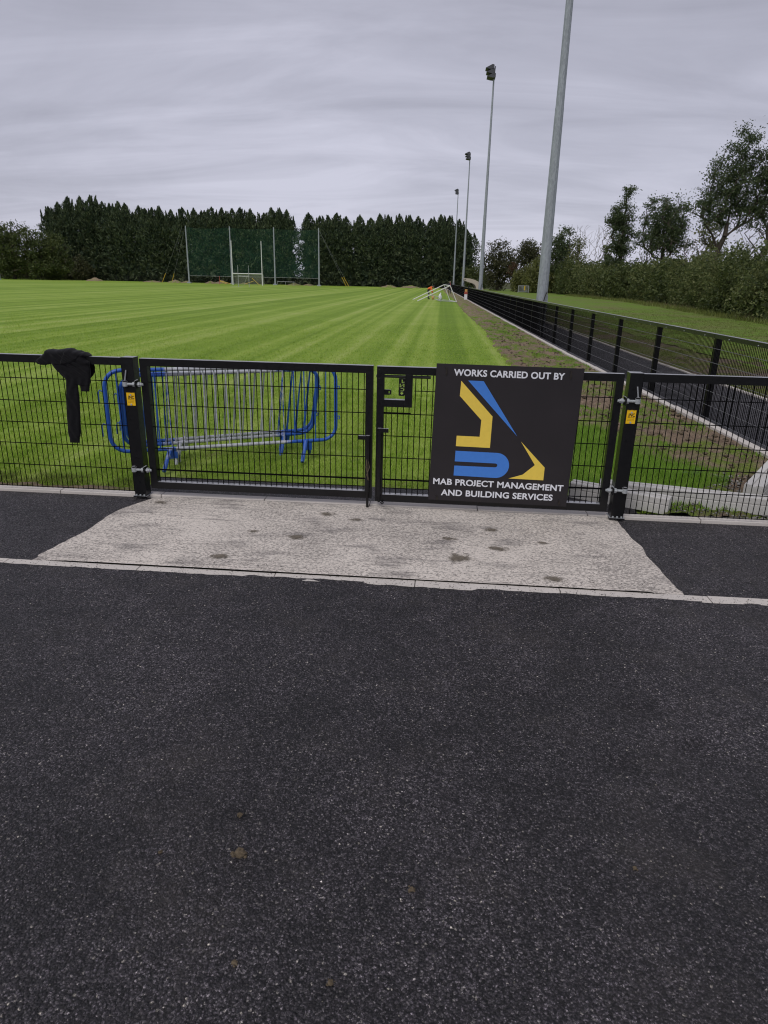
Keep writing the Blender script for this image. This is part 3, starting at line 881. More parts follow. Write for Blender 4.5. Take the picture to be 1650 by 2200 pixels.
d2 = q.obj('drop_bolt_sleeve', MT['black_paint'], g2)
q = MB(); q.box(.04, .104, -.055, -.036, .666, .698); q.obj('handle', MT['black_paint'], d2)
q = MB(); q.cyl((.03, -.045, .12), (.035, -.045, .066), .0115, n=8); q.tube([(.05, -.05, .06), (.065, -.05, .05), (.075, -.05, .06), (.065, -.05, .072)], .006, 6, closed=True); q.obj('bolt_rod', MT['black_paint'], d2)
for z in (1.17, 1.10):
    q = MB(); q.cyl((.018, -.0302, z), (.018, -.032, z), .006, n=8); q.obj('bolt_hole', MT['plate_ink'], g2)

# ------------------------------------------------------------------ sign
SY = 5.335
sg = thing('sign_board', 'square black sign WORKS CARRIED OUT BY with yellow and blue logo, tied to the gate', 'sign', (0, SY, 0))
q = MB(); q.prism([(-.020, 1.2365), (1.119, 1.2300), (1.098, 0.1060), (-.0405, 0.1150)], lambda a, b2, d: (a, d, b2), -0.003, 0.003); q.obj('board', MT['sign_board'], sg)
FY = -0.0048
def flat(name, poly, mat):
    q = MB(); q.prism(poly, lambda a, b2, d: (a, d, b2), FY, FY + .0014)
    return q.obj(name, MT[mat], sg)
flat('logo_arm', [(0.1788, 1.1078), (0.4428, 0.8337), (0.4402, 0.5771), (0.1652, 0.5811), (0.1672, 0.6674), (0.3516, 0.6654), (0.3559, 0.801), (0.1735, 0.9893)], 'yellow_print')
flat('logo_stay', [(0.2326, 1.1117), (0.3535, 1.1102), (0.6502, 0.6806)], 'blue_print')
flat('logo_bucket', [(0.684, 0.6393), (0.8921, 0.4315), (0.8914, 0.3242), (0.6096, 0.3271), (0.7205, 0.3644), (0.8114, 0.4492)], 'yellow_print')
up = [(0.1651, 0.5423), (0.500, 0.5380)]
up += [(0.500 + 0.1055 * math.sin(a), 0.4325 + 0.1057 * math.cos(a)) for a in np.linspace(0.12, math.pi - 0.12, 15)]
up += [(0.500, 0.3268), (0.1605, 0.3334), (0.1616, 0.4176), (0.492, 0.4163)]
up += [(0.492 + 0.0185 * math.sin(a), 0.433 + 0.0167 * math.cos(a)) for a in np.linspace(math.pi - 0.3, 0.3, 7)]
up += [(0.492, 0.4495), (0.1631, 0.4534)]
flat('logo_track', up, 'blue_print')
def sign_line(name, body, x0, z0, x1, z1, hgt, bold):
    vs, fs = flat_text(body, x1 - x0, hgt, bold, 1.04)
    for wf in words(vs, fs, len(body.split())):
        q = MB(); used = sorted({i for f in wf for i in f}); ix = {k: n for n, k in enumerate(used)}
        q.add([(x0 + vs[k][0], FY, z0 + vs[k][1] + (z1 - z0) * vs[k][0] / (x1 - x0)) for k in used], [tuple(ix[k] for k in f) for f in wf])
        q.obj(name, MT['white_print'], sg)
sign_line('lettering', 'WORKS CARRIED OUT BY', .1176, 1.1465, .9753, 1.1395, .0520, .03)
sign_line('lettering', 'MAB PROJECT MANAGEMENT', -.0052, .2525, 1.0593, .2371, .0525, .026)
sign_line('lettering', 'AND BUILDING SERVICES', .0635, .158, .981, .1525, .0525, .026)
for x, za, zb in ((.060, 1.147, 1.205), (1.020, 1.148, 1.208), (.033, .115, .15), (1.038, .117, .155)):
    q = MB(); q.box(x - .005, x + .005, -.0075, -.0035, za, zb); q.box(x - .007, x + .007, -.011, -.0035, za + .012, za + .024)
    q.cyl((x, -.006, zb), (x - .012, -.012, zb + .006), .0025, n=5)
    q.obj('cable_tie', MT['plate_ink'], sg)

# ------------------------------------------------------------------ jacket over the rail
def make_jacket():
    px = [(165,430),(190,395),(250,330),(320,270),(325,230),(370,205),(460,195),(560,205),(700,185),(800,165),(880,170),(950,205),(1040,205),(1110,235),(1180,240),(1270,300),(1275,318),(1205,335),(1225,375),(1290,420),(1320,560),(1330,700),(1315,830),(1302,940),(1295,1022),(1130,1018),(1115,915),(1055,885),(1060,960),(1085,1150),(1100,1500),(1108,1800),(1100,1960),(1085,1985),(1080,2108),(870,2112),(860,1990),(835,1900),(815,1600),(803,1300),(805,1000),(810,800),(790,770),(720,690),(660,645),(630,635),(560,560),(510,480),(420,505),(300,515),(215,495),(170,455)]
    P = np.array([(-3.388 + .000406 * a - .000050 * (b2 - 430), 1.330 - .0004065 * b2) for a, b2 in px])
    Q = np.roll(P, -1, axis=0)
    st = .0034
    xs_ = np.arange(P[:, 0].min() - st, P[:, 0].max() + st, st); zs_ = np.arange(P[:, 1].min() - st, P[:, 1].max() + st, st)
    X, Z = np.meshgrid(xs_, zs_)
    inside = np.zeros(X.shape, bool); dist = np.full(X.shape, 9.0)
    for (x0, z0), (x1, z1) in zip(P, Q):
        cr = ((z0 > Z) != (z1 > Z)) & (X < (x1 - x0) * (Z - z0) / (z1 - z0 + 1e-12) + x0)
        inside ^= cr
        L2 = (x1 - x0) ** 2 + (z1 - z0) ** 2
        u = np.clip(((X - x0) * (x1 - x0) + (Z - z0) * (z1 - z0)) / L2, 0, 1)
        dist = np.minimum(dist, np.hypot(X - x0 - u * (x1 - x0), Z - z0 - u * (z1 - z0)))
    sm_ = lambda v, a, b2: np.clip((v - a) / (b2 - a), 0, 1) ** 2 * (3 - 2 * np.clip((v - a) / (b2 - a), 0, 1))
    top = sm_(Z, 1.135, 1.215)                       # cloth lying over the rail
    yc = 5.352 + .05 * top
    dome = np.sqrt(np.clip(dist / .034, 0, 1) * (2 - np.clip(dist / .034, 0, 1)))
    th = (.014 + .052 * top) * dome + .002
    # flap edge, hood edge and arm folds
    xp = [-3.18, -3.10, -3.02, -2.96, -2.92, -2.86]; zp = [1.134, 1.136, 1.150, 1.178, 1.225, 1.24]
    flap = sm_(Z - np.interp(X, xp, zp), -.004, .004) * sm_(X, -3.19, -3.15)
    hood = sm_((X + 3.050) * .88 + (Z - 1.235) * -.47, -.003, .005) * sm_(Z, 1.12, 1.15)
    w1 = np.sin(X * 21 + Z * 17) * 1.1 + np.sin(X * 9 - Z * 13 + 1)
    crease = np.sin((X * .9 + (Z - 1.0) * 1.35) * 78 + 1.7 * w1)
    arm = np.sin((X + .25 * np.sin(Z * 9) * .05) * 95 + 2.2 * np.sin(Z * 23) + Z * 6)
    cuff = (sm_(-Z, -.515, -.505) + sm_(-Z, -.972, -.966) * (X > -2.985) * (Z > .9))
    fold = dome * (.006 * flap + .007 * hood + .0045 * crease * sm_(Z, 1.0, 1.08) + .0028 * arm * sm_(-Z, -1.08, -1.0) - .0045 * np.clip(cuff, 0, 1))
    low = sm_(-Z, -1.10, -.98)                       # the nearer arm hides the other one's top
    yf = yc - th - fold; yb = yc + np.minimum(th, .014 + .07 * top)
    idx = -np.ones(X.shape, int); idx[inside] = np.arange(inside.sum())
    n = int(inside.sum())
    V = np.concatenate([np.stack([X[inside], yf[inside], Z[inside]], 1), np.stack([X[inside], yb[inside], Z[inside]], 1)]) - np.array([-3.05, 5.36, 1.2])
    a, b2, c, d = idx[:-1, :-1], idx[:-1, 1:], idx[1:, 1:], idx[1:, :-1]
    ok = (a >= 0) & (b2 >= 0) & (c >= 0) & (d >= 0)
    Fq = np.stack([a[ok], b2[ok], c[ok], d[ok]], 1)
    F2 = Fq[:, ::-1] + n
    ed = {}
    for f in Fq:
        for k in range(4):
            e_ = (int(f[k]), int(f[(k + 1) % 4])); ed[e_] = 1
    rim = np.array([(e_[1], e_[0], e_[0] + n, e_[1] + n) for e_ in ed if (e_[1], e_[0]) not in ed])
    me = arr_mesh('jacket', V, np.concatenate([Fq, F2, rim]), MT['cloth_black'], True)
    jk = link('jacket', me, None, (-3.05, 5.36, 1.2))
    q = MB(); q.ball((0, .115, -.10), (.17, .022, .13), 20, 12)
    q.obj('back_panel', MT['cloth_black'], jk, smooth=True)
    return jk
jk = make_jacket()
tag(jk, 'black sweatshirt slung over the fence rail with one sleeve hanging down', 'jacket')

# ------------------------------------------------------------------ crowd barriers behind the gate
def barrier_parts(t, L=2.2, seed=1):
    rr = random.Random(seed)
    rad, z0, z1, c = .019, .20, .985, .15
    pts = []
    for cx, cz, a0 in ((L / 2 - c, z1 - c, 0), (-L / 2 + c, z1 - c, 90), (-L / 2 + c, z0 + c, 180), (L / 2 - c, z0 + c, 270)):
        for k in range(7):
            a = R(a0 + 15 * k)
            pts.append((cx + c * math.cos(a), 0, cz + c * math.sin(a)))
    q = MB(); q.tube(pts, rad, 10, closed=True); q.obj('frame', MT['barrier_paint'], t, smooth=True)
    n = 19
    for i in range(n):
        x = -L / 2 + (i + 1) * L / (n + 1)
        e = 0.0
        if abs(x) > L / 2 - c: e = c - math.sqrt(max(0, c * c - (abs(x) - (L / 2 - c)) ** 2))
        q = MB(); q.cyl((x, 0, z0 + e), (x + rr.uniform(-.006, .006), 0, z1 - e), .0062, n=6, caps=False); q.obj('bar', MT['barrier_paint'], t, smooth=True)
    for s in (-1, 1):
        x = s * (L / 2 - (.56 if s < 0 else .32))
        q = MB()
        q.tube([(x - .02, -.02, .20), (x - .10, -.19, .02)], [.022, .019], 8)
        q.tube([(x + .02, .02, .20), (x + .07, .19, .02)], [.022, .019], 8)
        q.box(x - .05, x + .05, -.008, .008, .10, .19)
        q.obj('foot', MT['barrier_paint'], t)
    for z in (.74, .42):
        q = MB(); q.tube([(-L / 2 - .015, 0, z + .05), (-L / 2 - .05, 0, z + .065), (-L / 2 - .062, 0, z + .04), (-L / 2 - .062, 0, z - .06)], .006, 6); q.obj('hook', MT['barrier_paint'], t)
    for z in (.74, .42):
        q = MB(); q.tube([(L / 2 + .012, 0, z + .03), (L / 2 + .04, 0, z + .03), (L / 2 + .04, 0, z), (L / 2 + .012, 0, z)], .006, 6); q.obj('eye', MT['barrier_paint'], t)
def barrier(p0, p1, label, lean, seed, grp='crowd barriers on the grass behind the gate'):
    c = ((p0[0] + p1[0]) / 2, (p0[1] + p1[1]) / 2, 0)
    t = thing('crowd_barrier', label, 'barrier', c, 0, grp)
    t.rotation_euler = (lean, 0, math.atan2(p1[1] - p0[1], p1[0] - p0[0]))
    barrier_parts(t, math.hypot(p1[0] - p0[0], p1[1] - p0[1]), seed)
barrier((-3.14, 6.10), (-1.08, 7.04), 'blue and grey crowd barrier nearest the gate, reaching furthest right', 0.0, 1)
barrier((-3.17, 6.43), (-1.43, 7.42), 'middle one of the three nested blue crowd barriers', 0.33, 2)
barrier((-3.22, 6.60), (-1.48, 7.60), 'rearmost of the three nested blue crowd barriers, half hidden', 0.36, 3)

# ------------------------------------------------------------------ loose concrete kerb units inside the right-hand fence
def kerb_unit(label, p0, p1, hgt, wd, z=0.0, tilt=0.0):
    L = math.hypot(p1[0] - p0[0], p1[1] - p0[1])
    t = thing('kerb_unit', label, 'kerb unit', ((p0[0] + p1[0]) / 2, (p0[1] + p1[1]) / 2, z), math.atan2(p1[1] - p0[1], p1[0] - p0[0]), 'loose kerb units inside the fence')
    t.rotation_euler[1] = tilt
    q = MB(); c = .008
    prof = [(-wd / 2, 0), (wd / 2, 0), (wd / 2, hgt - c), (wd / 2 - c, hgt), (wd * .12, hgt), (wd * .10, hgt - .014), (-wd * .10, hgt - .014), (-wd * .12, hgt), (-wd / 2 + c, hgt), (-wd / 2, hgt - c), (-wd / 2, hgt * .62), (-wd / 2 + .006, hgt * .60), (-wd / 2 + .006, hgt * .54), (-wd / 2, hgt * .52)]
    q.prism(prof, lambda a, b2, d: (d, a, b2), -L / 2, L / 2)
    q.obj('block', MT['precast'], t)
kerb_unit('pale grooved concrete kerb unit lying right behind the right gatepost', (1.26, 5.99), (2.02, 5.60), .14, .13, .004, .0)
kerb_unit('longer pale concrete kerb unit lying along the foot of the right fence', (1.52, 6.02), (3.30, 5.60), .15, .12, .004, .0)
kerb_unit('concrete kerb unit with its square end towards the gate, at the right edge', (2.86, 5.98), (3.72, 7.25), .17, .16, .03, -.03)

# ------------------------------------------------------------------ long side fence
lf = thing('side_fence', 'long black mesh fence running away along the right side of the pitch', 'fence', (0, 0, 0))
BAY = 2.6
y0s = 5.15
nb = 60
ang = -math.atan(0.019)
bm_ = MB()
for i in range(int(BAY / .0467)):
    yy = i * .0467
    bm_.cyl((0, yy, -.03), (0, yy, 1.12), .0028, n=4, caps=False)
bay_near = {}
for i in range(nb):
    ya = y0s + i * BAY; xa = XF(ya); za = ZK(ya + BAY / 2)
    q = MB(); key = round(za, 2)
    if key not in bay_near:
        w_ = MB()
        for k in range(int(BAY / .0467)):
            w_.cyl((0, k * .0467, za + .05), (0, k * .0467, 1.15), .0044, n=4, caps=False)
        bay_near[key] = w_.mesh('mesh_panel', MT['black_wire'])
    o = stuff(link('mesh_panel', bay_near[key], lf, (xa - .035, ya, 0))); o.rotation_euler = (0, 0, -ang)
    pz = ZK(ya)
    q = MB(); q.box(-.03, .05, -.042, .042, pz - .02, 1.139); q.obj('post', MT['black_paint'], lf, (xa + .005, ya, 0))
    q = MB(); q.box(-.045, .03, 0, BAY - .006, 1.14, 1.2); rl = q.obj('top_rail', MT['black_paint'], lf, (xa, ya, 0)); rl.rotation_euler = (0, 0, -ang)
    if i < 14:
        for k in range(3):
            q = MB(); q.cyl((-.045, .35 + k * .87, 1.158), (-.053, .35 + k * .87, 1.158), .009, n=6); o = q.obj('clip', MT['hinge_zinc'], rl)
for z in (1.0, .8, .6, .4, .2, .02):
    q = MB()
    pts = [(XF(y) - .040, y, z + (ZK(y) + .03) * (1 - z / 1.2)) for y in np.arange(y0s, y0s + nb * BAY, 7.8)]
    q.tube(pts, .0040, 5); q.obj('horizontal_wire', MT['worn_wire'], lf)
q = MB(); q.box(-.11, .11, -.08, .08, 0, 1.42); q.obj('gate_pier', MT['black_paint'], lf, (XF(75) + .0, 75.2, -.05))

# ------------------------------------------------------------------ floodlight masts
def mast(x, y, z0, hgt, label, face=-1, lights=True, r0=.235):
    t = thing('floodlight_mast', label, 'floodlight', (x, y, z0), 0, 'floodlight masts')
    js = hgt * 0.405
    q = MB(); q.cyl((0, 0, 0), (0, 0, js), r0, r0 * .70, n=12); q.obj('lower_pole', MT['mast_steel'], t)
    q = MB(); q.cyl((0, 0, js - .6), (0, 0, hgt), r0 * .685, r0 * .34, n=12); q.obj('upper_pole', MT['mast_steel'], t)
    q = MB(); q.box(-.36, .36, -.36, .36, 0, .03)
    for k in range(8): q.cyl((.31 * math.cos(k * .785), .31 * math.sin(k * .785), .03), (.31 * math.cos(k * .785), .31 * math.sin(k * .785), .10), .02, n=6)
    q.obj('base_plate', MT['galvanised'], t)
    q = MB(); q.box(.10, .24, -.07, .07, .8, 1.45); q.obj('access_door', MT['mast_steel'], t)
    q = MB(); q.tube([(.10, -.22, .1), (.02, -.27, .5), (.02, -.25, 1.1), (.10, -.24, 1.45), (.17, -.2, 1.6)], .018, 6); q.obj('cable', MT['plate_ink'], t)
    q = MB(); q.cyl((0, 0, hgt), (0, 0, hgt + .12), .12, .16, n=10); q.cyl((.0, 0, hgt + .1), (.10, 0, hgt + 1.25), .07, .05, n=8)
    for zz in (.2, .62, 1.02): q.cyl((.04, -.62, hgt + zz), (.04, .62, hgt + zz), .03, n=6)
    hd = q.obj('headframe', MT['lamp_grey'], t, (0, 0, hgt * .12)); hd.scale = (.88, .88, .88)
    for tier, zz in enumerate((.18, .60, 1.0)):
        for yy in (-.48, 0.0, .48):
            q = MB()
            prof = [(0, -.10), (0, .20), (.10, .27), (.25, .27), (.95, -.06), (.55, -.16), (.18, -.20)]
            q.prism(prof, lambda a, b2, d: (face * a + .0, d, b2), yy - .20, yy + .20)
            q.obj('floodlight', MT['lamp_grey'], hd, (face * .04 - face * .10 * (tier - 2) * -1, 0, hgt + zz))
    return t
mast(4.12, 29.6, ZK(29.6), 20.4, 'nearest grey galvanised mast, running off the top of the photo')
mast(4.05, 77, 0, 20.75, 'second grey floodlight mast along the side fence')
mast(3.45, 124, 0, 20.75, 'third floodlight mast along the side fence')
mast(2.50, 171, 0, 20.75, 'furthest and shortest-looking floodlight mast by the conifers')
mast(-98.6, 150, 0, 20.75, 'floodlight mast cut by the left edge of the photo', 1)

# ------------------------------------------------------------------ ball-stop netting and goals
bs = thing('ball_stop_net', 'tall dark green ball-stop netting on four pale posts behind the goal', 'netting', (0, 165, 0))
NX = [-60.7, -50.2, -39.75, -29.2]
for i, x in enumerate(NX):
    q = MB(); q.cyl((x, 0, 0), (x, 0, 12.7), .20, .13, n=10); q.box(x - .45, x + .45, -.45, .45, -.1, .25); q.obj('post', MT['mast_steel'], bs)
def net_sheet(a, b2, z0, z1, n=14, m=8, sag=.25):
    V, Fc = [], []
    for j in range(m + 1):
        for i in range(n + 1):
            u, v = i / n, j / m
            V.append((a + (b2 - a) * u, sag * math.sin(math.pi * u) * math.sin(math.pi * v) + .1 * nz(u * 4, v * 3, a), z0 + (z1 - z0) * v - (0.35 * math.sin(math.pi * u) if j == m else 0) * .8 + (.12 * math.sin(u * 20) if j == 0 else 0)))
    for j in range(m):
        for i in range(n):
            Fc.append((j * (n + 1) + i, j * (n + 1) + i + 1, (j + 1) * (n + 1) + i + 1, (j + 1) * (n + 1) + i))
    return np.array(V), np.array(Fc)
for i in range(3):
    V, Fc = net_sheet(NX[i] + .2, NX[i + 1] - .2, 1.7, 12.45)
    link('net_panel', arr_mesh('net_panel', V, Fc, MT['green_net'], True), bs)
    q = MB(); q.tube([(NX[i] + (NX[i + 1] - NX[i]) * k / 8, 0, 12.5 - .28 * math.sin(math.pi * k / 8)) for k in range(9)], .03, 5); q.obj('cable', MT['black_wire'], bs)
    q = MB(); q.tube([(NX[i] + (NX[i + 1] - NX[i]) * k / 8, 0, 1.7) for k in range(9)], .022, 5); q.obj('cable', MT['galvanised'], bs)
for lab, x, dx, s in (('outer yellow-sleeved guy wire left of the netting', -68.2, 6.5, 1), ('inner yellow-sleeved guy wire left of the netting', -65.8, 4.9, 1), ('inner yellow-sleeved guy wire right of the netting', -23.0, -6.2, 1), ('outer yellow-sleeved guy wire right of the netting', -22.4, -6.8, 1)):
    t = thing('guy_wire', lab, 'guy wire', (x, 167, 0), 0, 'guy wires staying the netting posts')
    k = 12.3
    q = MB(); q.cyl((0, 0, 0), (dx, -2 if False else -1.8, k), .012, n=5); q.obj('wire', MT['galvanised'], t)
    q = MB(); q.cyl((0, 0, .05), (dx * .17, -.31, 12.3 * .17), .055, n=6); q.obj('sleeve', MT['yellow_paint'], t)

gp = thing('goalposts', 'tall white H-shaped goalposts in front of the green netting', 'goal', (-42.2, 150, 0))
for x in (-3.25, 3.25):
    q = MB(); q.cyl((x, 0, 0), (x, 0, 2.45), .11, n=8); q.cyl((x, 0, 2.4), (x, 0, 8.95), .095, .075, n=8); q.obj('upright', MT['white_paint'], gp)
q = MB(); q.cyl((-3.2, 0, 2.35), (3.2, 0, 2.35), .10, n=8); q.obj('crossbar', MT['white_paint'], gp)
V = np.array([(-3.2, 0, 2.3), (3.2, 0, 2.3), (3.2, 1.3, 2.25), (-3.2, 1.3, 2.25), (-3.2, 2.0, 0.05), (3.2, 2.0, .05), (-3.2, 0, 0), (3.2, 0, 0)])
q = MB(); q.add(V, [(0, 1, 2, 3), (3, 2, 5, 4), (0, 3, 4, 6), (1, 7, 5, 2)]); q.obj('net', MT['white_net'], gp)
sg2 = thing('small_goalposts', 'small grey practice goalposts with a slack net, standing in front of the tall goal', 'goal', (-35.9, 125, 0))
for x in (-.98, .98):
    q = MB(); q.cyl((x, 0, 0), (x, 0, 3.68), .05, .04, n=8); q.obj('upright', MT['galvanised'], sg2)
q = MB(); q.cyl((-.98, 0, 1.85), (.98, 0, 1.85), .04, n=6); q.obj('crossbar', MT['white_paint'], sg2)
q = MB(); q.tube([(.9, 0, 1.85), (.55, .2, 1.7), (.2, .4, 1.0), (-.1, .6, .4), (-.6, .8, .05), (-2.6, .9, .04)], .045, 6); q.obj('rolled_net', MT['white_net'], sg2)

# toppled training goal
tg = thing('toppled_goal', 'white metal training goal tipped forward on the grass by the soil strip', 'goal', (0, 66, 0))
A = [(-2.85, 1.9, .04), (.10, 1.9, 1.46), (.72, 1.9, .05)]
Bp = [(-2.25, -2.2, .04), (.64, -2.2, 1.42), (1.30, -2.2, .04)]
for P in (A, Bp):
    q = MB(); q.cyl(P[0], P[1], .045, n=8); q.obj('post', MT['white_paint'], tg)
    q = MB(); q.cyl(P[1], P[2], .035, n=8); q.obj('side_brace', MT['white_paint'], tg)
    mid_ = Vector(P[0]).lerp(Vector(P[1]), .42)
    q = MB(); q.tube([tuple(mid_), (mid_.x + .65, mid_.y, .42), (mid_.x + .95, mid_.y, .10), P[2]], .03, 6); q.obj('net_bar', MT['galvanised'], tg)
q = MB(); q.cyl(A[1], Bp[1], .04, n=8); q.obj('crossbar', MT['white_paint'], tg)
q = MB(); q.cyl(A[2], Bp[2], .03, n=8); q.obj('back_bar', MT['white_paint'], tg)
q = MB(); q.cyl((-.55, 1.8, .06), (-.1, -2.1, .06), .03, n=6); q.obj('ground_bar', MT['galvanised'], tg)

# bag, orange holder, marker board
q = MB(); q.ball((0, 0, .30), (.17, .14, .32), 12, 9, .35); q.ball((.04, 0, .62), (.06, .05, .12), 8, 6, .3)
tag(q.obj('plastic_sack', MT['white_plastic'], loc=(-.22, 67.6, 0), smooth=True), 'white plastic sack standing inside the toppled goal frame', 'sack')
q = MB(); q.ball((0, 0, .22), (.16, .13, .2), 10, 8, .3); q.tube([(-.05, 0, .40), (-.12, 0, .60), (.1, 0, .62)], .02, 6)
tag(q.obj('spray_pack', MT['orange_plastic'], loc=(-.95, 70.9, 0), smooth=True), 'orange tool pack on the grass beside the bending worker', 'tool pack')
t = thing('marker_board', 'white board with red and yellow top, leaning on the side fence', 'marker', (2.46, 75, -.08))
q = MB(); q.box(-.16, .16, -.05, .05, 0, .80); q.obj('board', MT['white_plastic'], t)
q = MB(); q.box(-.165, .165, -.055, .055, .60, .86); q.obj('red_band', MT['red_paint'], t)
q = MB(); q.box(-.12, .14, -.05, .05, .861, 1.10); q.obj('top', MT['orange_plastic'], t)

# dugout with curved roof (end wall towards us)
dg = thing('dugout', 'beige dugout with a curved roof rising behind the side fence', 'dugout', (3.9, 100, -.05))
prof = [(-.95, 1.95), (-.88, 2.28), (-.2, 2.24), (.5, 2.08), (1.0, 1.86), (1.45, 1.50), (1.75, 1.0), (1.85, 0.0), (.85, 0), (.80, .9), (.62, 1.38), (.2, 1.62), (-.3, 1.75)]
q = MB(); q.prism(prof, lambda a, b2, d: (a, d, b2), 0, .22); q.obj('end_wall', MT['beige_render'], dg)
q = MB(); q.prism(prof, lambda a, b2, d: (a, d, b2), 5.8, 6.02); q.obj('end_wall', MT['beige_render'], dg)
roof = [(-.86, 2.20), (-.2, 2.16), (.5, 2.0), (1.0, 1.78), (1.42, 1.42), (1.70, .95), (1.78, 0)]
rf = roof + [(a - .07, b2 - .09) for a, b2 in reversed(roof)]
q = MB(); q.prism(rf, lambda a, b2, d: (a, d, b2), .225, 5.795); q.obj('roof_shell', MT['beige_render'], dg)
q = MB(); q.box(-.90, -.78, -.02, 0, 2.02, 2.18); q.obj('vent', MT['lamp_grey'], dg)

# distant pale mast above the trees
t = thing('radio_mast', 'faint pale mast on the horizon between the conifers and the second floodlight', 'mast', (33.5, 620, 0))
q = MB()
for sx_, sy_ in ((-1, -1), (1, -1), (1, 1), (-1, 1)): q.cyl((sx_ * 1.6, sy_ * 1.6, 0), (sx_ * .7, sy_ * .7, 26), .30, n=5)
for k in range(8):
    z_ = 3 + k * 2.9; w_ = 1.6 - .9 * z_ / 26
    q.cyl((-w_, -w_, z_), (w_, -w_, z_ + 2.4), .16, n=4); q.cyl((w_, -w_, z_), (-w_, -w_, z_ + 2.4), .16, n=4)
q.obj('lattice', MT['pale_haze_steel'], t)
q = MB(); q.box(-5, 3, -.5, .5, 15.2, 15.9); q.obj('platform', MT['pale_haze_steel'], t)

# low frames and stakes around the far goal
t = thing('trestle', 'yellow folding trestle lying beside the goal net', 'trestle', (-42.0, 156, 0))
q = MB(); q.cyl((-.9, 0, 1.5), (.8, 0, .0), .06, n=6); q.obj('leg', MT['yellow_paint'], t)
q = MB(); q.cyl((-2.6, 0, .15), (-.5, 0, .85), .06, n=6); q.obj('leg', MT['yellow_paint'], t)
t = thing('stake', 'red stake with yellow tape left of the tall goalposts', 'stake', (-51.0, 158, 0))
q = MB(); q.cyl((0, 0, 0), (0, 0, 1.75), .06, n=6); q.obj('stake_shaft', MT['red_paint'], t)
q = MB(); q.cyl((.1, 0, .75), (2.6, .2, .1), .05, n=5); q.cyl((.1, 0, .65), (1.6, .2, .05), .05, n=5); q.obj('tape', MT['yellow_paint'], t)
t = thing('low_frame', 'low grey metal frame standing by the third netting post', 'frame', (-37.6, 166.5, 0))
for x in (-2, 0, 2):
    q = MB(); q.cyl((x, 0, 0), (x, 0, .8), .05, n=6); q.obj('leg', MT['galvanised'], t)
q = MB(); q.cyl((-2, 0, .8), (2.2, 0, .75), .05, n=6); q.obj('rail', MT['galvanised'], t)

# ------------------------------------------------------------------ far boundary fence, earth heaps
ff = thing('boundary_fence', 'low dark fence along the far end in front of the conifers', 'fence', (0, 174, 0))
pm = MB(); pm.box(-.05, .05, -.05, .05, 0, 1.25); pmesh = pm.mesh('post', MT['black_paint'])
for k in range(38): link('post', pmesh, ff, (-110 + k * 3.0, 0, 0))
for z in (1.2, .65, .12):
    q = MB(); q.cyl((-110, 0, z), (2, 0, z), .025, n=4); q.obj('rail', MT['black_paint'], ff)
HP = [(-84.6, 166, 2.4, .8, 'brown earth heap furthest left along the far end of the pitch'), (-70.5, 167, 2.6, .4, 'low brown heap around the feet of the left guy wires'), (-65.0, 167, 2.0, .7, 'brown heap right beside the left guy wires'),
      (-62.5, 168, 1.6, .5, 'small earth heap just left of the first netting post'), (-56.5, 168, 1.6, .55, 'brown heap between the first two netting posts'), (-53.6, 168, 1.9, .8, 'rounded brown heap left of the red stake'), (-48.2, 168, 1.2, .4, 'small heap right under the tall goal'),
      (-36.0, 169, 2.0, .5, 'grey-brown heap right of the third netting post'), (-32.5, 169, 1.6, .4, 'low heap left of the last netting post'), (-13.0, 170, 2.0, .55, 'mossy heap well right of the netting'), (-7.8, 170, 2.8, .6, 'wide brown heap nearest the toppled goal')]
for i, (x, y, r, h, lab) in enumerate(HP):
    n = 24; V = [(0, 0, h)]; Fc = []
    for ring in range(1, 6):
        for j in range(n):
            a = 2 * math.pi * j / n; k = ring / 5
            rr = r * k * (1 + .25 * nz(math.cos(a) * 1.5, math.sin(a) * 1.5, i * 2.7))
            V.append((rr * math.cos(a), rr * math.sin(a) * .8, h * (1 - k) ** .8 * (1 + .35 * nz(rr * 1.5, a, i)) - (.05 if ring == 5 else 0)))
    fs = [(0, 1 + j, 1 + (j + 1) % n) for j in range(n)]
    for ring in range(4):
        fs += [(1 + ring * n + j, 1 + (ring + 1) * n + j, 1 + (ring + 1) * n + (j + 1) % n, 1 + ring * n + (j + 1) % n) for j in range(n)]
    q = MB(); q.add(V, fs); tag(q.obj('earth_heap', MT['soil'], loc=(x, y, 0)), lab, 'earth heap', 'earth heaps along the far end')

# far grey barrier on the verge
t = thing('crowd_barrier', 'small grey crowd barrier with a yellow sleeve standing by the far hedge', 'barrier', (14.2, 126, .05))
q = MB(); q.box(-.95, -.88, -.03, .03, 0, 1.25); q.box(.88, .95, -.03, .03, 0, 1.25); q.box(-.87, .87, -.03, .03, 1.18, 1.25); q.box(-.87, .87, -.03, .03, .15, .21); q.obj('frame', MT['galvanised'], t)
for k in range(9):
    q = MB(); q.box(-.8 + k * .2 - .03, -.8 + k * .2 + .03, -.015, .015, .21, 1.18); q.obj('bar', MT['galvanised'], t)
q = MB(); q.box(.10, .28, -.05, .0, .45, 1.2); q.obj('sleeve', MT['yellow_paint'], t)

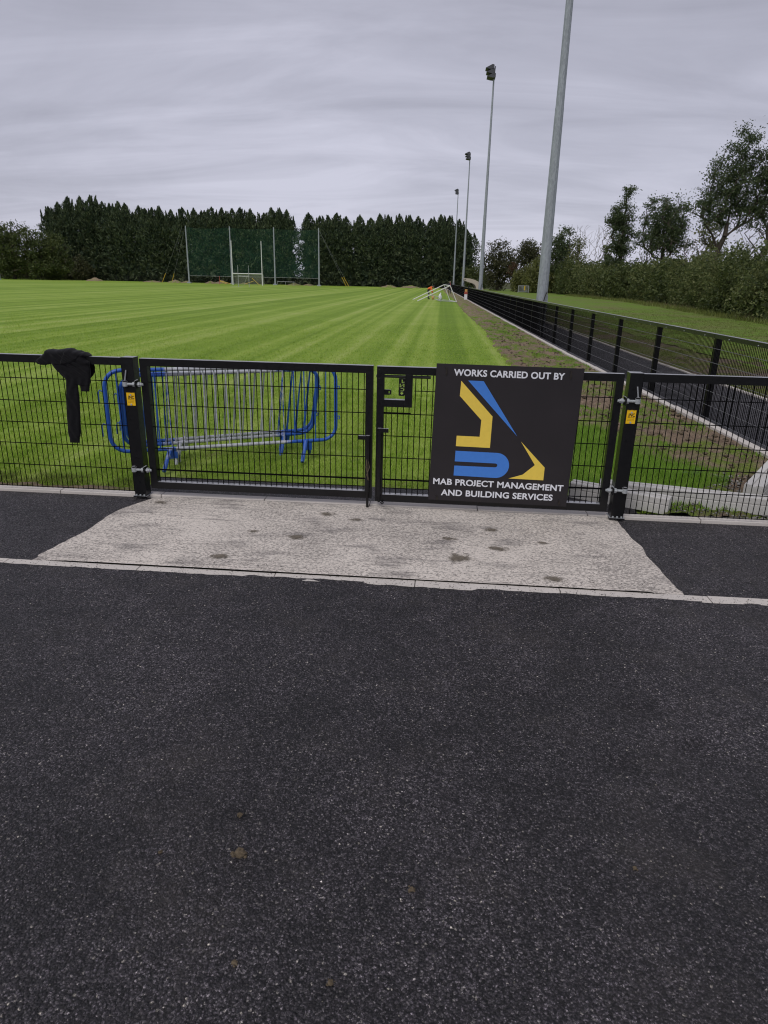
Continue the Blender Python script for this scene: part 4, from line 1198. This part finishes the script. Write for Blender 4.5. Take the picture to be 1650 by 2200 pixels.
# ------------------------------------------------------------------ people (small, far away)
def skin_body(name, joints, bones, radii, mats, parent, pick):
    me = bpy.data.meshes.new(name)
    me.from_pydata([joints[k] for k in joints], [(list(joints).index(a), list(joints).index(b2)) for a, b2 in bones], [])
    o = link(name, me)
    md = o.modifiers.new('skin', 'SKIN'); md.use_smooth_shade = True
    sv = me.skin_vertices[0].data
    for i, k in enumerate(joints):
        sv[i].radius = (radii[k], radii[k]) if not isinstance(radii[k], tuple) else radii[k]
        sv[i].use_root = (i == 0)
    sb_ = o.modifiers.new('sub', 'SUBSURF'); sb_.levels = 2; sb_.render_levels = 2
    m2 = bpy.data.meshes.new_from_object(o.evaluated_get(bpy.context.evaluated_depsgraph_get()))
    o.modifiers.clear(); o.data = m2; bpy.data.meshes.remove(me)
    m2.materials.clear()
    for m in mats: m2.materials.append(m)
    for p in m2.polygons:
        p.material_index = pick(p.center); p.use_smooth = True
    o.parent = parent
    return o
P1 = thing('person', 'worker in an orange high-visibility jacket bending over beside the toppled goal', 'person', (-1.38, 71.8, 0))
J = dict(pelvis=(-.10, .05, .88), waist=(-.02, .04, 1.02), chest=(.14, 0, 1.16), neck=(.30, -.02, 1.20), head=(.42, -.03, 1.22), headtop=(.50, -.03, 1.25),
         hipl=(-.10, .14, .82), kneel=(-.02, .16, .48), anklel=(-.10, .17, .09), toel=(.10, .17, .04), hipr=(-.10, -.06, .82), kneer=(.02, -.10, .47), ankler=(-.08, -.12, .09), toer=(.13, -.12, .04),
         shl=(.20, .19, 1.16), ell=(.26, .24, .88), wrl=(.36, .16, .64), hal=(.40, .13, .55), shr=(.20, -.20, 1.16), elr=(.25, -.26, .88), wrr=(.36, -.16, .64), har=(.41, -.13, .55))
BN = [('pelvis', 'waist'), ('waist', 'chest'), ('chest', 'neck'), ('neck', 'head'), ('head', 'headtop'), ('pelvis', 'hipl'), ('hipl', 'kneel'), ('kneel', 'anklel'), ('anklel', 'toel'), ('pelvis', 'hipr'), ('hipr', 'kneer'), ('kneer', 'ankler'), ('ankler', 'toer'),
      ('chest', 'shl'), ('shl', 'ell'), ('ell', 'wrl'), ('wrl', 'hal'), ('chest', 'shr'), ('shr', 'elr'), ('elr', 'wrr'), ('wrr', 'har')]
RD = dict(pelvis=.15, waist=.14, chest=.16, neck=.06, head=.10, headtop=.085, hipl=.10, kneel=.075, anklel=.055, toel=.045, hipr=.10, kneer=.075, ankler=.055, toer=.045, shl=.085, ell=.06, wrl=.045, hal=.045, shr=.085, elr=.06, wrr=.045, har=.045)
skin_body('body', J, BN, RD, [MT['dark_cloth'], MT['skin']], P1, lambda c: 1 if (c.x > .33 and c.z > 1.08) or (c.z < .60 and c.x > .33) else 0)
J2 = {k: J[k] for k in ('pelvis', 'waist', 'chest', 'neck', 'shl', 'ell', 'wrl', 'shr', 'elr', 'wrr')}
B2 = [bb for bb in BN if bb[0] in J2 and bb[1] in J2]
R2 = {k: RD[k] + .022 for k in J2}; R2['neck'] = .075
skin_body('jacket', J2, B2, R2, [MT['hivis']], P1, lambda c: 0)
q = MB(); q.ball((.45, -.03, 1.27), (.115, .105, .075), 12, 8); q.obj('cap', MT['dark_cloth'], P1, smooth=True)
P2 = thing('person', 'person in dark clothes standing at the side fence beyond the toppled goal', 'person', (1.02, 104, 0))
J = dict(pelvis=(0, 0, .95), waist=(0, 0, 1.1), chest=(0, 0, 1.34), neck=(0, 0, 1.50), head=(0, -.02, 1.62), headtop=(0, -.01, 1.72),
         hipl=(.10, 0, .88), kneel=(.12, -.02, .50), anklel=(.13, .03, .09), toel=(.14, -.13, .04), hipr=(-.10, 0, .88), kneer=(-.12, -.02, .50), ankler=(-.13, .03, .09), toer=(-.14, -.13, .04),
         shl=(.20, 0, 1.40), ell=(.27, .03, 1.12), wrl=(.27, -.06, .90), hal=(.27, -.08, .81), shr=(-.20, 0, 1.40), elr=(-.27, .03, 1.12), wrr=(-.26, -.08, .90), har=(-.25, -.10, .81))
skin_body('body', J, BN, RD, [MT['dark_cloth'], MT['skin']], P2, lambda c: 1 if c.z > 1.53 or (c.z < .9 and abs(c.x) > .235 and c.z > .7) else 0)
q = MB(); q.box(.02, .09, -.20, -.14, .95, 1.45); q.obj('red_stripe', MT['red_paint'], P2)
q = MB(); q.ball((0, 0, 1.735), (.09, .10, .05), 12, 8); q.obj('hair', MT['stone_grey'], P2, smooth=True)

# ------------------------------------------------------------------ trees
def quad_cloud(C, size, rng, aspect=.6, dirs=None, jitter=.8):
    """C (N,3) centres -> verts and quads with random or guided orientation"""
    n = len(C)
    if dirs is None: a = rng.normal(size=(n, 3))
    else: a = dirs + rng.normal(size=(n, 3)) * jitter
    a /= np.linalg.norm(a, axis=1, keepdims=True) + 1e-9
    c = rng.normal(size=(n, 3)); b2 = np.cross(a, c); b2 /= np.linalg.norm(b2, axis=1, keepdims=True) + 1e-9
    s_ = np.broadcast_to(np.asarray(size), (n,))[:, None] * rng.uniform(.6, 1.3, (n, 1))
    a, b2 = a * s_ * .5, b2 * s_ * .5 * aspect
    V = np.stack([C - a, C + b2 * .9 - a * .1, C + a, C - b2 * .9 - a * .1], 1).reshape(-1, 3)
    return V, np.arange(4 * n).reshape(n, 4)
def join_arr(parts):
    Vs, Fs, o = [], [], 0
    for V, Fc in parts:
        Vs.append(V); Fs.append(Fc + o); o += len(V)
    return np.concatenate(Vs), np.concatenate(Fs)

def conifer_mesh(seed, H, Rm):
    rng = np.random.default_rng(seed)
    leaders = [(0, 0, 1.0, 1.0)] + [(rng.uniform(-.62, .62) * Rm, rng.uniform(-.5, .5) * Rm, rng.uniform(.84, 1.0), rng.uniform(.20, .36)) for _ in range(8)]
    parts = []
    for li, (lx, ly, lh, wk) in enumerate(leaders):
        m = 3000 if li == 0 else 330
        t = rng.random(m) ** .85
        z = t * H * lh if li == 0 else H * (.62 + (lh - .62) * t)
        tt = z / (H * lh)
        prof = np.clip((1 - tt) * (3.6 if li == 0 else 4.6), 0, 1) ** 1.05 * wk * Rm * np.clip(.84 + tt * 2.0, 0, 1.0) + .04
        ang_ = rng.random(m) * 2 * np.pi
        lob = 1 + .20 * np.sin(ang_ * 3 + seed + z * .9) + .20 * np.sin(ang_ * 5 - z * 1.7 + seed * 2) + .12 * np.sin(z * 3.1 + ang_ * 2)
        rr = prof * lob * (1 - .35 * rng.random(m) ** 1.6) * (1 + .28 * (rng.random(m) < .10) * rng.random(m))
        C = np.stack([lx + .25 * np.sin(z * .8 + seed) + rr * np.cos(ang_), ly + rr * np.sin(ang_), z], 1)
        D = np.stack([np.cos(ang_) * .7, np.sin(ang_) * .7, .6 + 1.6 * tt ** 5], 1)
        parts.append(quad_cloud(C, 1.0 - .45 * tt, rng, .34, D, .42))
    m = 520
    z = rng.random(m) * H * .86; ang_ = rng.random(m) * 6.28
    rr = np.clip(1 - z / H, 0, 1) ** .6 * Rm * .62 * rng.random(m) ** .6
    C = np.stack([rr * np.cos(ang_), rr * np.sin(ang_), z], 1)
    parts.append(quad_cloud(C, 2.0, rng, .8))
    V, Fc = join_arr(parts)
    return arr_mesh('crown', V, Fc, MT['conifer'])
cvar = [conifer_mesh(s_, 18.0, 2.7 + .35 * (s_ % 3)) for s_ in range(6)]
tm = MB(); tm.cyl((0, 0, 0), (0, 0, 15), .3, .05, n=7); tmesh = tm.mesh('trunk', MT['trunk_brown'])
def conifer(x, y, h, label, grp, k):
    t = thing('conifer_tree', label, 'tree', (x, y, 0), random.random() * 6.28, grp)
    s_ = h / 18.0
    wsc = random.uniform(.92, 1.15)
    t.scale = (wsc, wsc, s_)
    link('crown', cvar[k % 6], t); link('trunk', tmesh, t)
xs = []
x = -104.5
while x < -39.7:
    xs.append(x); x += 2.75 + random.uniform(-.8, .8)
xs[-1] = -41.0
for i, x in enumerate(xs):
    h = float(np.interp(x, [-106, -102, -96, -86, -78, -67, -52, -39], [16.5, 19.8, 20.9, 19.4, 18.6, 18.6, 18.3, 17.8])) + random.uniform(-.8, .6)
    conifer(x, 185 + random.uniform(-1, 1), h, 'dark conifer, %s from the left end of the far tree row' % (ORD[i] if i < len(ORD) else 'last'), 'dark conifers in the far row', i)
xs = []
x = -35.4
while x < 6.8:
    xs.append(x); x += 2.6 + random.uniform(-.75, .75)
for i, x in enumerate(xs):
    h = float(np.interp(x, [-37, -18, 0, 3, 7], [17.2, 17.1, 17.2, 16.6, 14.0])) + random.uniform(-.7, .5)
    conifer(x, 185 + random.uniform(-1, 1), h, 'dark conifer, %s to the right of the gap in the far tree row' % ORD[i], 'dark conifers in the far row', i + 2)

def tree_skeleton(rng, base, top_pts, r_trunk, start_h, lean=(0, 0)):
    """connect foliage cluster centres to a trunk; returns segments (p0,p1,r0,r1)"""
    base = np.array(base, float)
    order = np.argsort(np.linalg.norm(top_pts - (base + (0, 0, start_h)), axis=1))
    hmax = top_pts[:, 2].max()
    nodes = [base, base + (lean[0] * .4, lean[1] * .4, start_h)]
    par = [-1, 0]
    tz = np.linspace(start_h, hmax * .86, 8)[1:]
    for i, z in enumerate(tz):
        k = (i + 1) / 8
        nodes.append(base + np.array([lean[0] * (.4 + k) + rng.normal() * .18, lean[1] * (.4 + k) + rng.normal() * .18, z - base[2] * 0])); par.append(len(nodes) - 2)
    for i in order:
        p = top_pts[i]
        N = np.array(nodes[1:])
        d = p - N
        hd_ = np.hypot(d[:, 0], d[:, 1])
        dist = np.linalg.norm(d, axis=1) + 1.5 * np.clip(N[:, 2] - p[2] + .75 * hd_, 0, 99)
        j = int(np.argmin(dist)) + 1
        q0 = np.array(nodes[j])
        mid = (q0 + p) / 2 + rng.normal(size=3) * .12 * np.linalg.norm(p - q0) * .6 + (0, 0, .06 * np.linalg.norm(p - q0))
        nodes.append(mid); par.append(j); nodes.append(p); par.append(len(nodes) - 2)
    cnt = np.ones(len(nodes))
    for i in range(len(nodes) - 1, 0, -1): cnt[par[i]] += cnt[i]
    rad = r_trunk * np.sqrt(cnt / cnt[0]) * .95 + .008
    rad[9:] = np.minimum(rad[9:], .36 * r_trunk)
    return [(nodes[par[i]], nodes[i], min(rad[par[i]], rad[i] * 1.5), rad[i]) for i in range(1, len(nodes))]
def seg_mesh(segs, mat, name='trunk'):
    q = MB()
    for a, b2, r0, r1 in segs: q.cyl(tuple(a), tuple(b2), float(r0), float(r1), n=6 if r0 > .05 else 4, caps=False)
    return q.mesh(name, MT[mat], True)
def broadleaf(name, label, x, y, blobs, ncl, nleaf, lsize, mat, r_trunk, start_h, bark='bark', seed=1, crad=.75, lean=(0, 0), grp=None, droop=0.0, push=1.0):
    """blobs: list of (cx,cy,cz,rx,ry,rz) crown volumes relative to the base"""
    rng = np.random.default_rng(seed)
    vols = np.array([bb[3] * bb[4] * bb[5] for bb in blobs]); vols = vols / vols.sum()
    P = []
    for bb, v in zip(blobs, vols):
        m = max(4, int(ncl * v))
        u = rng.normal(size=(m, 3)); u /= np.linalg.norm(u, axis=1, keepdims=True)
        u *= rng.random((m, 1)) ** .45
        P.append(u * bb[3:6] + np.array(bb[:3]))
    P = np.concatenate(P)
    t = thing(name, label, 'tree', (x * push, y * push, CAM_H * (1 - push)), 0, grp)
    t.scale = (push,) * 3
    link('trunk', seg_mesh(tree_skeleton(rng, (0, 0, 0), P, r_trunk, start_h, lean), bark), t)
    C = np.repeat(P, nleaf, axis=0)
    off = rng.normal(size=C.shape) * np.array([crad, crad, crad * .7]) * np.repeat(rng.uniform(.55, 1.15, (len(P), 1)), nleaf, axis=0) * .62
    off[:, 2] -= droop * np.linalg.norm(off[:, :2], axis=1)
    V, Fc = quad_cloud(C + off, lsize, rng, .42)
    link('crown', arr_mesh('crown', V, Fc, MT[mat]), t)
    return t

# left-hand broadleaf pair
broadleaf('broadleaf_tree', 'wide olive-green broadleaf tree at the left edge, lower than the conifers', -102.5, 162, [(0, 0, 8.2, 7.5, 5, 4.6), (-3, 0, 4.0, 7, 5, 3.8), (5, 0, 4.4, 6, 4, 4.2), (-6, 1, 9, 4, 4, 3.2)], 270, 70, .62, 'oak_leaf', .5, 2.2, seed=3, crad=1.35)
broadleaf('broadleaf_tree', 'rounded olive-green tree touching the left end of the conifers', -95.6, 166, [(0, 0, 6.5, 4.6, 4, 4.0), (1.0, 0, 3.2, 4.2, 4, 3.0)], 120, 70, .6, 'oak_leaf', .4, 2.0, seed=4, crad=1.3)
# right-hand trees
broadleaf('broadleaf_tree', 'dark round tree with a rusty patch behind the second floodlight', 11.6, 152, [(0, 0, 6.2, 3.6, 3, 4.4), (.3, 0, 3.0, 3.2, 3, 3.0), (1.6, -1, 5.0, 2.2, 2, 2.4)], 130, 60, .50, 'dark_leaf', .4, 1.6, seed=5, crad=1.1)
t = broadleaf('shrub', 'small rust-coloured shrub at the right side of the dark round tree', 14.2, 146, [(0, 0, 4.2, .9, .8, 1.6)], 14, 40, .4, 'rusty_leaf', .1, 1.0, seed=6, crad=.6); t['category'] = 'shrub'
broadleaf('broadleaf_tree', 'spreading dark tree left of the nearest mast', 16.9, 142, [(0, 0, 7.4, 2.9, 2.5, 2.9), (1.0, 0, 4.0, 3.2, 2.5, 2.6)], 100, 60, .48, 'dark_leaf', .35, 2.0, seed=7, crad=1.0)
broadleaf('broadleaf_tree', 'fresh green tree just right of the nearest mast', 20.2, 128, [(0, 0, 8.0, 2.2, 2, 3.0), (.3, 0, 4.6, 2.4, 2, 3.0)], 95, 62, .44, 'ash_leaf', .3, 1.6, seed=8, crad=.95)
broadleaf('broadleaf_tree', 'thin yellow-brown tree beside the fresh green one', 21.9, 120, [(0, 0, 6.4, 1.5, 1.5, 2.6), (0, 0, 3.4, 1.6, 1.4, 2.0)], 50, 42, .38, 'olive_leaf', .2, 1.6, seed=9, crad=.9)
broadleaf('ivy_tree', 'tall narrow ivy-clad tree standing alone above the hedge', 20.3, 85, [(.1, 0, 11.6, .75, .7, 1.6), (-.3, 0, 9.2, 1.4, 1.1, 1.6), (0.0, 0, 6.8, 1.5, 1.2, 1.8), (-.3, 0, 4.2, 1.15, 1.0, 2.4), (-1.2, 0, 8.4, .8, .7, .9)], 140, 80, .26, 'ash_leaf', .32, 2.0, seed=10, crad=.58, push=1.17)
broadleaf('broadleaf_tree', 'rounded bushy tree between the ivy-clad tree and the tall ash', 22.0, 75, [(0, 0, 8.4, 2.35, 2, 2.1), (-.5, 0, 6.4, 2.5, 2, 1.9), (.9, 0, 6.0, 2.2, 2, 1.6)], 150, 85, .25, 'ash_leaf', .26, 3.2, seed=11, crad=.62, push=1.17)
broadleaf('ash_tree', 'tallest open-crowned ash tree at the right edge', 21.5, 60, [(1.2, 0, 12.2, 1.4, 1.2, 1.7), (1.0, 0, 9.9, 2.3, 1.8, 2.0), (.5, 0, 7.6, 2.5, 1.8, 1.6), (3.3, 0, 9.6, 1.9, 1.6, 2.6), (-.9, 0, 8.0, 1.3, 1.2, 1.4)], 250, 78, .21, 'ash_leaf', .21, 4.6, seed=12, crad=.56, push=1.17, lean=(1.3, 0))
broadleaf('ash_tree', 'slim dark tree at the very right edge next to the tall ash', 25.6, 60, [(0, 0, 10.4, 1.8, 1.6, 2.2), (.4, 0, 7.6, 2.0, 1.6, 2.2)], 80, 75, .22, 'ash_leaf', .22, 3.0, seed=13, crad=.6, push=1.17)
broadleaf('broadleaf_tree', 'thin sparse sapling between the bushy tree and the tall ash', 23.3, 66, [(0, 0, 6.0, 1.1, 1, 1.2), (.6, 0, 5.0, 1.2, 1, .8)], 36, 34, .27, 'olive_leaf', .10, 2.8, seed=14, crad=.6, push=1.17)
def bare_tree(label, x, y, H, w_, seed, bend):
    rng = np.random.default_rng(seed)
    m = 170
    tz = rng.random(m) ** .7
    P = np.stack([rng.normal(size=m) * w_ * .5 * (.3 + tz) + bend * tz ** 2, rng.normal(size=m) * w_ * .4, H * (.32 + .68 * tz)], 1)
    t = thing('bare_tree', label, 'tree', (x * 1.17, y * 1.17, CAM_H * -.17), 0, 'bare trees above the hedge')
    t.scale = (1.17,) * 3
    link('branches', seg_mesh(tree_skeleton(rng, (0, 0, 0), P, .085, H * .25, (bend * .5, 0)), 'pale_bark', 'branches'), t)
    return t
bare_tree('bare twiggy tree left of the ivy-clad tree, leaning right', 20.6, 100, 9.6, 1.7, 21, 1.6)
bare_tree('bare pale tree rising right of the fresh green tree', 20.0, 108, 9.9, 1.9, 22, -.4)
bare_tree('low bare saplings in front of the tall ash tree', 25.0, 62, 8.2, 1.5, 23, 1.3)
bare_tree('thin bare bush between the bushy tree and the sapling', 21.6, 64, 6.0, 1.6, 24, .3)
bare_tree('thin bare stems between the ivy-clad tree and the bushy tree', 20.9, 77, 6.2, 1.0, 25, .4)
t = broadleaf('ivy_stump', 'short ivy-covered stump left of the ivy-clad tree', 20.5, 92, [(0, 0, 5.0, .5, .5, 2.2)], 26, 40, .32, 'oak_leaf', .15, 1.0, seed=31, crad=.45, push=1.17)

# hedge: individual bushes
def hedge_bush(label, x, y, rx, ry, h, seed, mat='hedge_leaf', n=6500, ls=.30, grp=None):
    rng = np.random.default_rng(seed)
    u = rng.normal(size=(n, 3)); u[:, 2] = np.abs(u[:, 2]) * .9 + .02
    u /= np.linalg.norm(u, axis=1, keepdims=True)
    ph = np.arctan2(u[:, 1], u[:, 0])
    lob = 1 + .10 * np.sin(ph * 4 + seed) + .10 * np.sin(u[:, 2] * 7 + ph * 3 + seed * 1.7) + .06 * np.sin(ph * 9 + u[:, 2] * 13 + seed) + .05 * np.sin(u[:, 0] * 23 + u[:, 2] * 31)
    rr = lob * (1 - .22 * rng.random(n) ** 2)
    p = np.sign(u) * np.abs(u) ** np.array([.75, .75, .62])
    C = p * rr[:, None] * np.array([rx, ry, h])
    tw = rng.random(n) < .05
    C[tw] *= 1 + .09 * rng.random((tw.sum(), 1))
    parts = [quad_cloud(C, ls, rng, .6)]
    m = n // 10
    ins = rng.normal(size=(m, 3)); ins[:, 2] = np.abs(ins[:, 2]); ins /= np.linalg.norm(ins, axis=1, keepdims=True)
    parts.append(quad_cloud(ins * rng.random((m, 1)) ** .4 * np.array([rx, ry, h]) * .78, 1.0, rng, .8))
    t = thing('hedge_bush', label, 'bush', (x, y, -.05), 0, 'bushes of the right-hand hedge')
    V, Fc = join_arr(parts)
    link('foliage', arr_mesh('foliage', V, Fc, MT[mat]), t)
    q = MB()
    for k in range(5):
        a = rng.random() * 6.28
        q.cyl((.3 * math.cos(a), .3 * math.sin(a), 0), (rx * .5 * math.cos(a), ry * .5 * math.sin(a), h * .7), .06, .02, n=5)
    q.obj('stem', MT['bark'], t)
HB = [(20.8, 41, 3.4, 4.6, 4.15), (21.4, 48, 3.0, 4.2, 3.9), (22.2, 55, 3.2, 4.2, 4.1), (23.2, 62.5, 3.4, 4.6, 4.3), (23.6, 71, 3.2, 4.8, 4.1), (24.0, 80, 3.2, 5.2, 4.3), (23.6, 89.5, 3.2, 5.4, 4.2), (23.0, 99, 3.2, 5.4, 4.3), (22.6, 109, 3.2, 5.8, 4.6), (21.8, 119.5, 3.2, 6.0, 5.0)]
for i, (x, y, rx, ry, h) in enumerate(HB):
    hedge_bush('dense green hedge bush, %s from the right edge of the photo' % ORD[i], x, y, rx, ry, h, 40 + i, ['hedge_leaf', 'oak_leaf', 'hedge_leaf', 'hedge_leaf', 'oak_leaf'][i % 5], n=15000 if i < 4 else 9000, ls=.20 if i < 4 else .30)
for i_, (x, y) in enumerate(((-117, 178), (-110, 179), (-103, 178), (-97, 179))):
    hedge_bush('low dark bush under the olive trees at the left, %s from the edge' % ORD[i_], x, y, 5, 3, 5.2, 70 + i_, 'dark_leaf', 2500, .6)
hedge_bush('yellow-green bush at the far end of the hedge', 18.4, 131, 3.6, 5, 5.8, 61, 'olive_leaf', 5000, .42)
hedge_bush('low olive bush left of the yellow-green one, by the far barrier', 15.6, 138, 2.4, 3, 4.0, 62, 'olive_leaf', 3000, .42)
hedge_bush('olive bush in the gap behind the dugout', 7.6, 172, 3.2, 3, 5.0, 63, 'oak_leaf', 3000, .5)

# ------------------------------------------------------------------ grass
def blades(name, n, region, hgt, wid, mat, label, seed, lean=.5, zfn=None, keep=None):
    rng = np.random.default_rng(seed)
    x = rng.uniform(region[0], region[1], n); y = region[2] + (region[3] - region[2]) * rng.random(n)
    if keep is not None:
        k = np.array([keep(a, b2) for a, b2 in zip(x, y)]); x, y = x[k], y[k]
    n = len(x)
    z = np.array([zfn(a, b2) for a, b2 in zip(x, y)]) if zfn else np.full(n, -.012)
    cl = np.array([.75 + .5 * nz(a, b2, 3, 1.7) for a, b2 in zip(x, y)])
    h = hgt * rng.uniform(.5, 1.25, n) * cl; w_ = wid * rng.uniform(.7, 1.3, n)
    a = rng.random(n) * 6.28; la = rng.random(n) * 6.28; ll = rng.random(n) * lean * h
    B0 = np.stack([x - np.cos(a) * w_ / 2, y - np.sin(a) * w_ / 2, z], 1); B1 = np.stack([x + np.cos(a) * w_ / 2, y + np.sin(a) * w_ / 2, z], 1)
    T = np.stack([x + np.cos(la) * ll, y + np.sin(la) * ll, z + h], 1)
    V = np.stack([B0, B1, T], 1).reshape(-1, 3)
    o = stuff(link(name, arr_mesh(name, V, np.arange(3 * n).reshape(n, 3), MT[mat])))
    return tag(o, label, 'grass')
pn = lambda x, y: (x < XB(y) + .05) and not (y < 6.02 + .04 * nz(x, 0, 4, 5) and -2.7 < x < 1.8) and nz(x, y, 8, 2.4) + .3 * nz(x, y, 2, 7) < (.30 if y < 7.6 else .5)
blades('grass', 170000, (-6.2, 2.4, 5.53, 11.5), .042, .0075, 'grass_blade', 'short bright turf just inside the gate', 1, .8, None, pn)
fr = random.Random(8)
pf = lambda x, y: pn(x, y) and x > -.62 * y - 1 and fr.random() > (y - 9) / 25 and fr.random() < (y - 8.5) / 3
blades('grass', 260000, (-22, 2.2, 8.5, 34), .042, .014, 'grass_blade', 'bright turf further out on the pitch', 2, .8, None, pf)
lush = lambda x, y: x < XB(y) + .12 + .25 * nz(x, y, 1, 4) and x > 1.35 - (y - 6) * .1 + .3 * nz(x, y, 5, 3) and not (y < 6.1 and x < 1.9)
blades('long_grass', 26000, (1.2, 3.4, 5.9, 9.2), .12, .008, 'lush_blade', 'longer lush grass behind the right gatepost', 3, 1.0, lambda x, y: -.01, lush)
tuft = lambda x, y: XB(y) - .1 < x < XF(y) - .26 and (nz(x, y, 2, 1.1) + .6 * nz(x, y, 6, 3.5)) > .16 + .35 * fr.random()
blades('tuft_grass', 170000, (1.2, 3.9, 5.6, 40), .055, .012, 'lush_blade', 'tufts of young grass growing through the soil strip', 4, .9, gz, tuft)
kb = lambda x, y: y < 5.95 + .1 * nz(x, y, 1, 3) and (x < -2.66 or x > 1.8) and nz(x, y, 3, 4) > -.25
blades('edge_grass', 9000, (-6.2, 1.0, 5.52, 5.95), .06, .008, 'verge_blade', 'rough grass along the foot of the left fence', 5, 1.0, None, kb)
vz = lambda x, y: verge_z(x, y, min(1, .2 + .8 * (x - XF(y) - 4) / 46))
vk = lambda x, y: x > XF(y) + 1.95 and fr.random() > (y - 14) / 46 and (x > XF(y) + 4.5 or nz(x, y, 2, .9) + .5 * nz(x, y, 3, 3) > .0)
blades('verge_grass', 170000, (5.2, 20, 9, 60), .06, .022, 'verge_blade', 'patchy rough grass on the verge beyond the walkway', 6, .9, vz, vk)
hk = lambda x, y: abs(x - np.interp(y, [36, 45, 60, 80, 110], [17.6, 18.2, 19.4, 20.6, 19.6])) < 1.0 + .5 * nz(x, y, 1, .5)
blades('hedge_foot_grass', 22000, (16, 22, 34, 110), .38, .05, 'verge_blade', 'taller grass at the foot of the hedge', 7, .8, vz, hk)
dk = lambda x, y: abs(x - np.interp(y, [36, 45, 60, 80, 110], [18.0, 18.7, 20.0, 21.2, 20.2])) < .8 and nz(x, y, 4, .18) > .05
blades('dry_stalks', 9000, (16, 23, 34, 110), .5, .035, 'dry_blade', 'straw-coloured dead stalks at the foot of the hedge', 8, .7, vz, dk)

# broad-leaved weeds by the loose kerbs
def weed(x, y, label, s_=1.0, seed=1):
    rng = random.Random(seed)
    t = thing('weed', label, 'weed', (x, y, .01), 0, 'broad-leaved weeds')
    for k in range(11):
        a = rng.random() * 6.28; L = rng.uniform(.07, .16) * s_; w_ = L * .45; e_ = rng.uniform(.3, 1.0)
        dx, dy = math.cos(a), math.sin(a)
        pts = []
        for u, ww in ((0, .12), (.3, .8), (.65, 1.0), (1.0, .1)):
            cx, cz = u * L, math.sin(u * 2.2) * L * e_
            pts.append((dx * cx - dy * ww * w_ / 2, dy * cx + dx * ww * w_ / 2, cz)); pts.append((dx * cx + dy * ww * w_ / 2, dy * cx - dx * ww * w_ / 2, cz))
        q = MB(); q.add(pts, [(0, 1, 3, 2), (2, 3, 5, 4), (4, 5, 7, 6)]); q.obj('leaf', MT['weed_leaf'], t, smooth=True)
weed(2.62, 6.75, 'broad-leaved weed at the right end of the lush grass', .8, 1)
weed(2.85, 6.62, 'smaller broad-leaved weed beside the gravel', .6, 2)
weed(1.10, 6.12, 'little weed under the right edge of the sign', .9, 3)
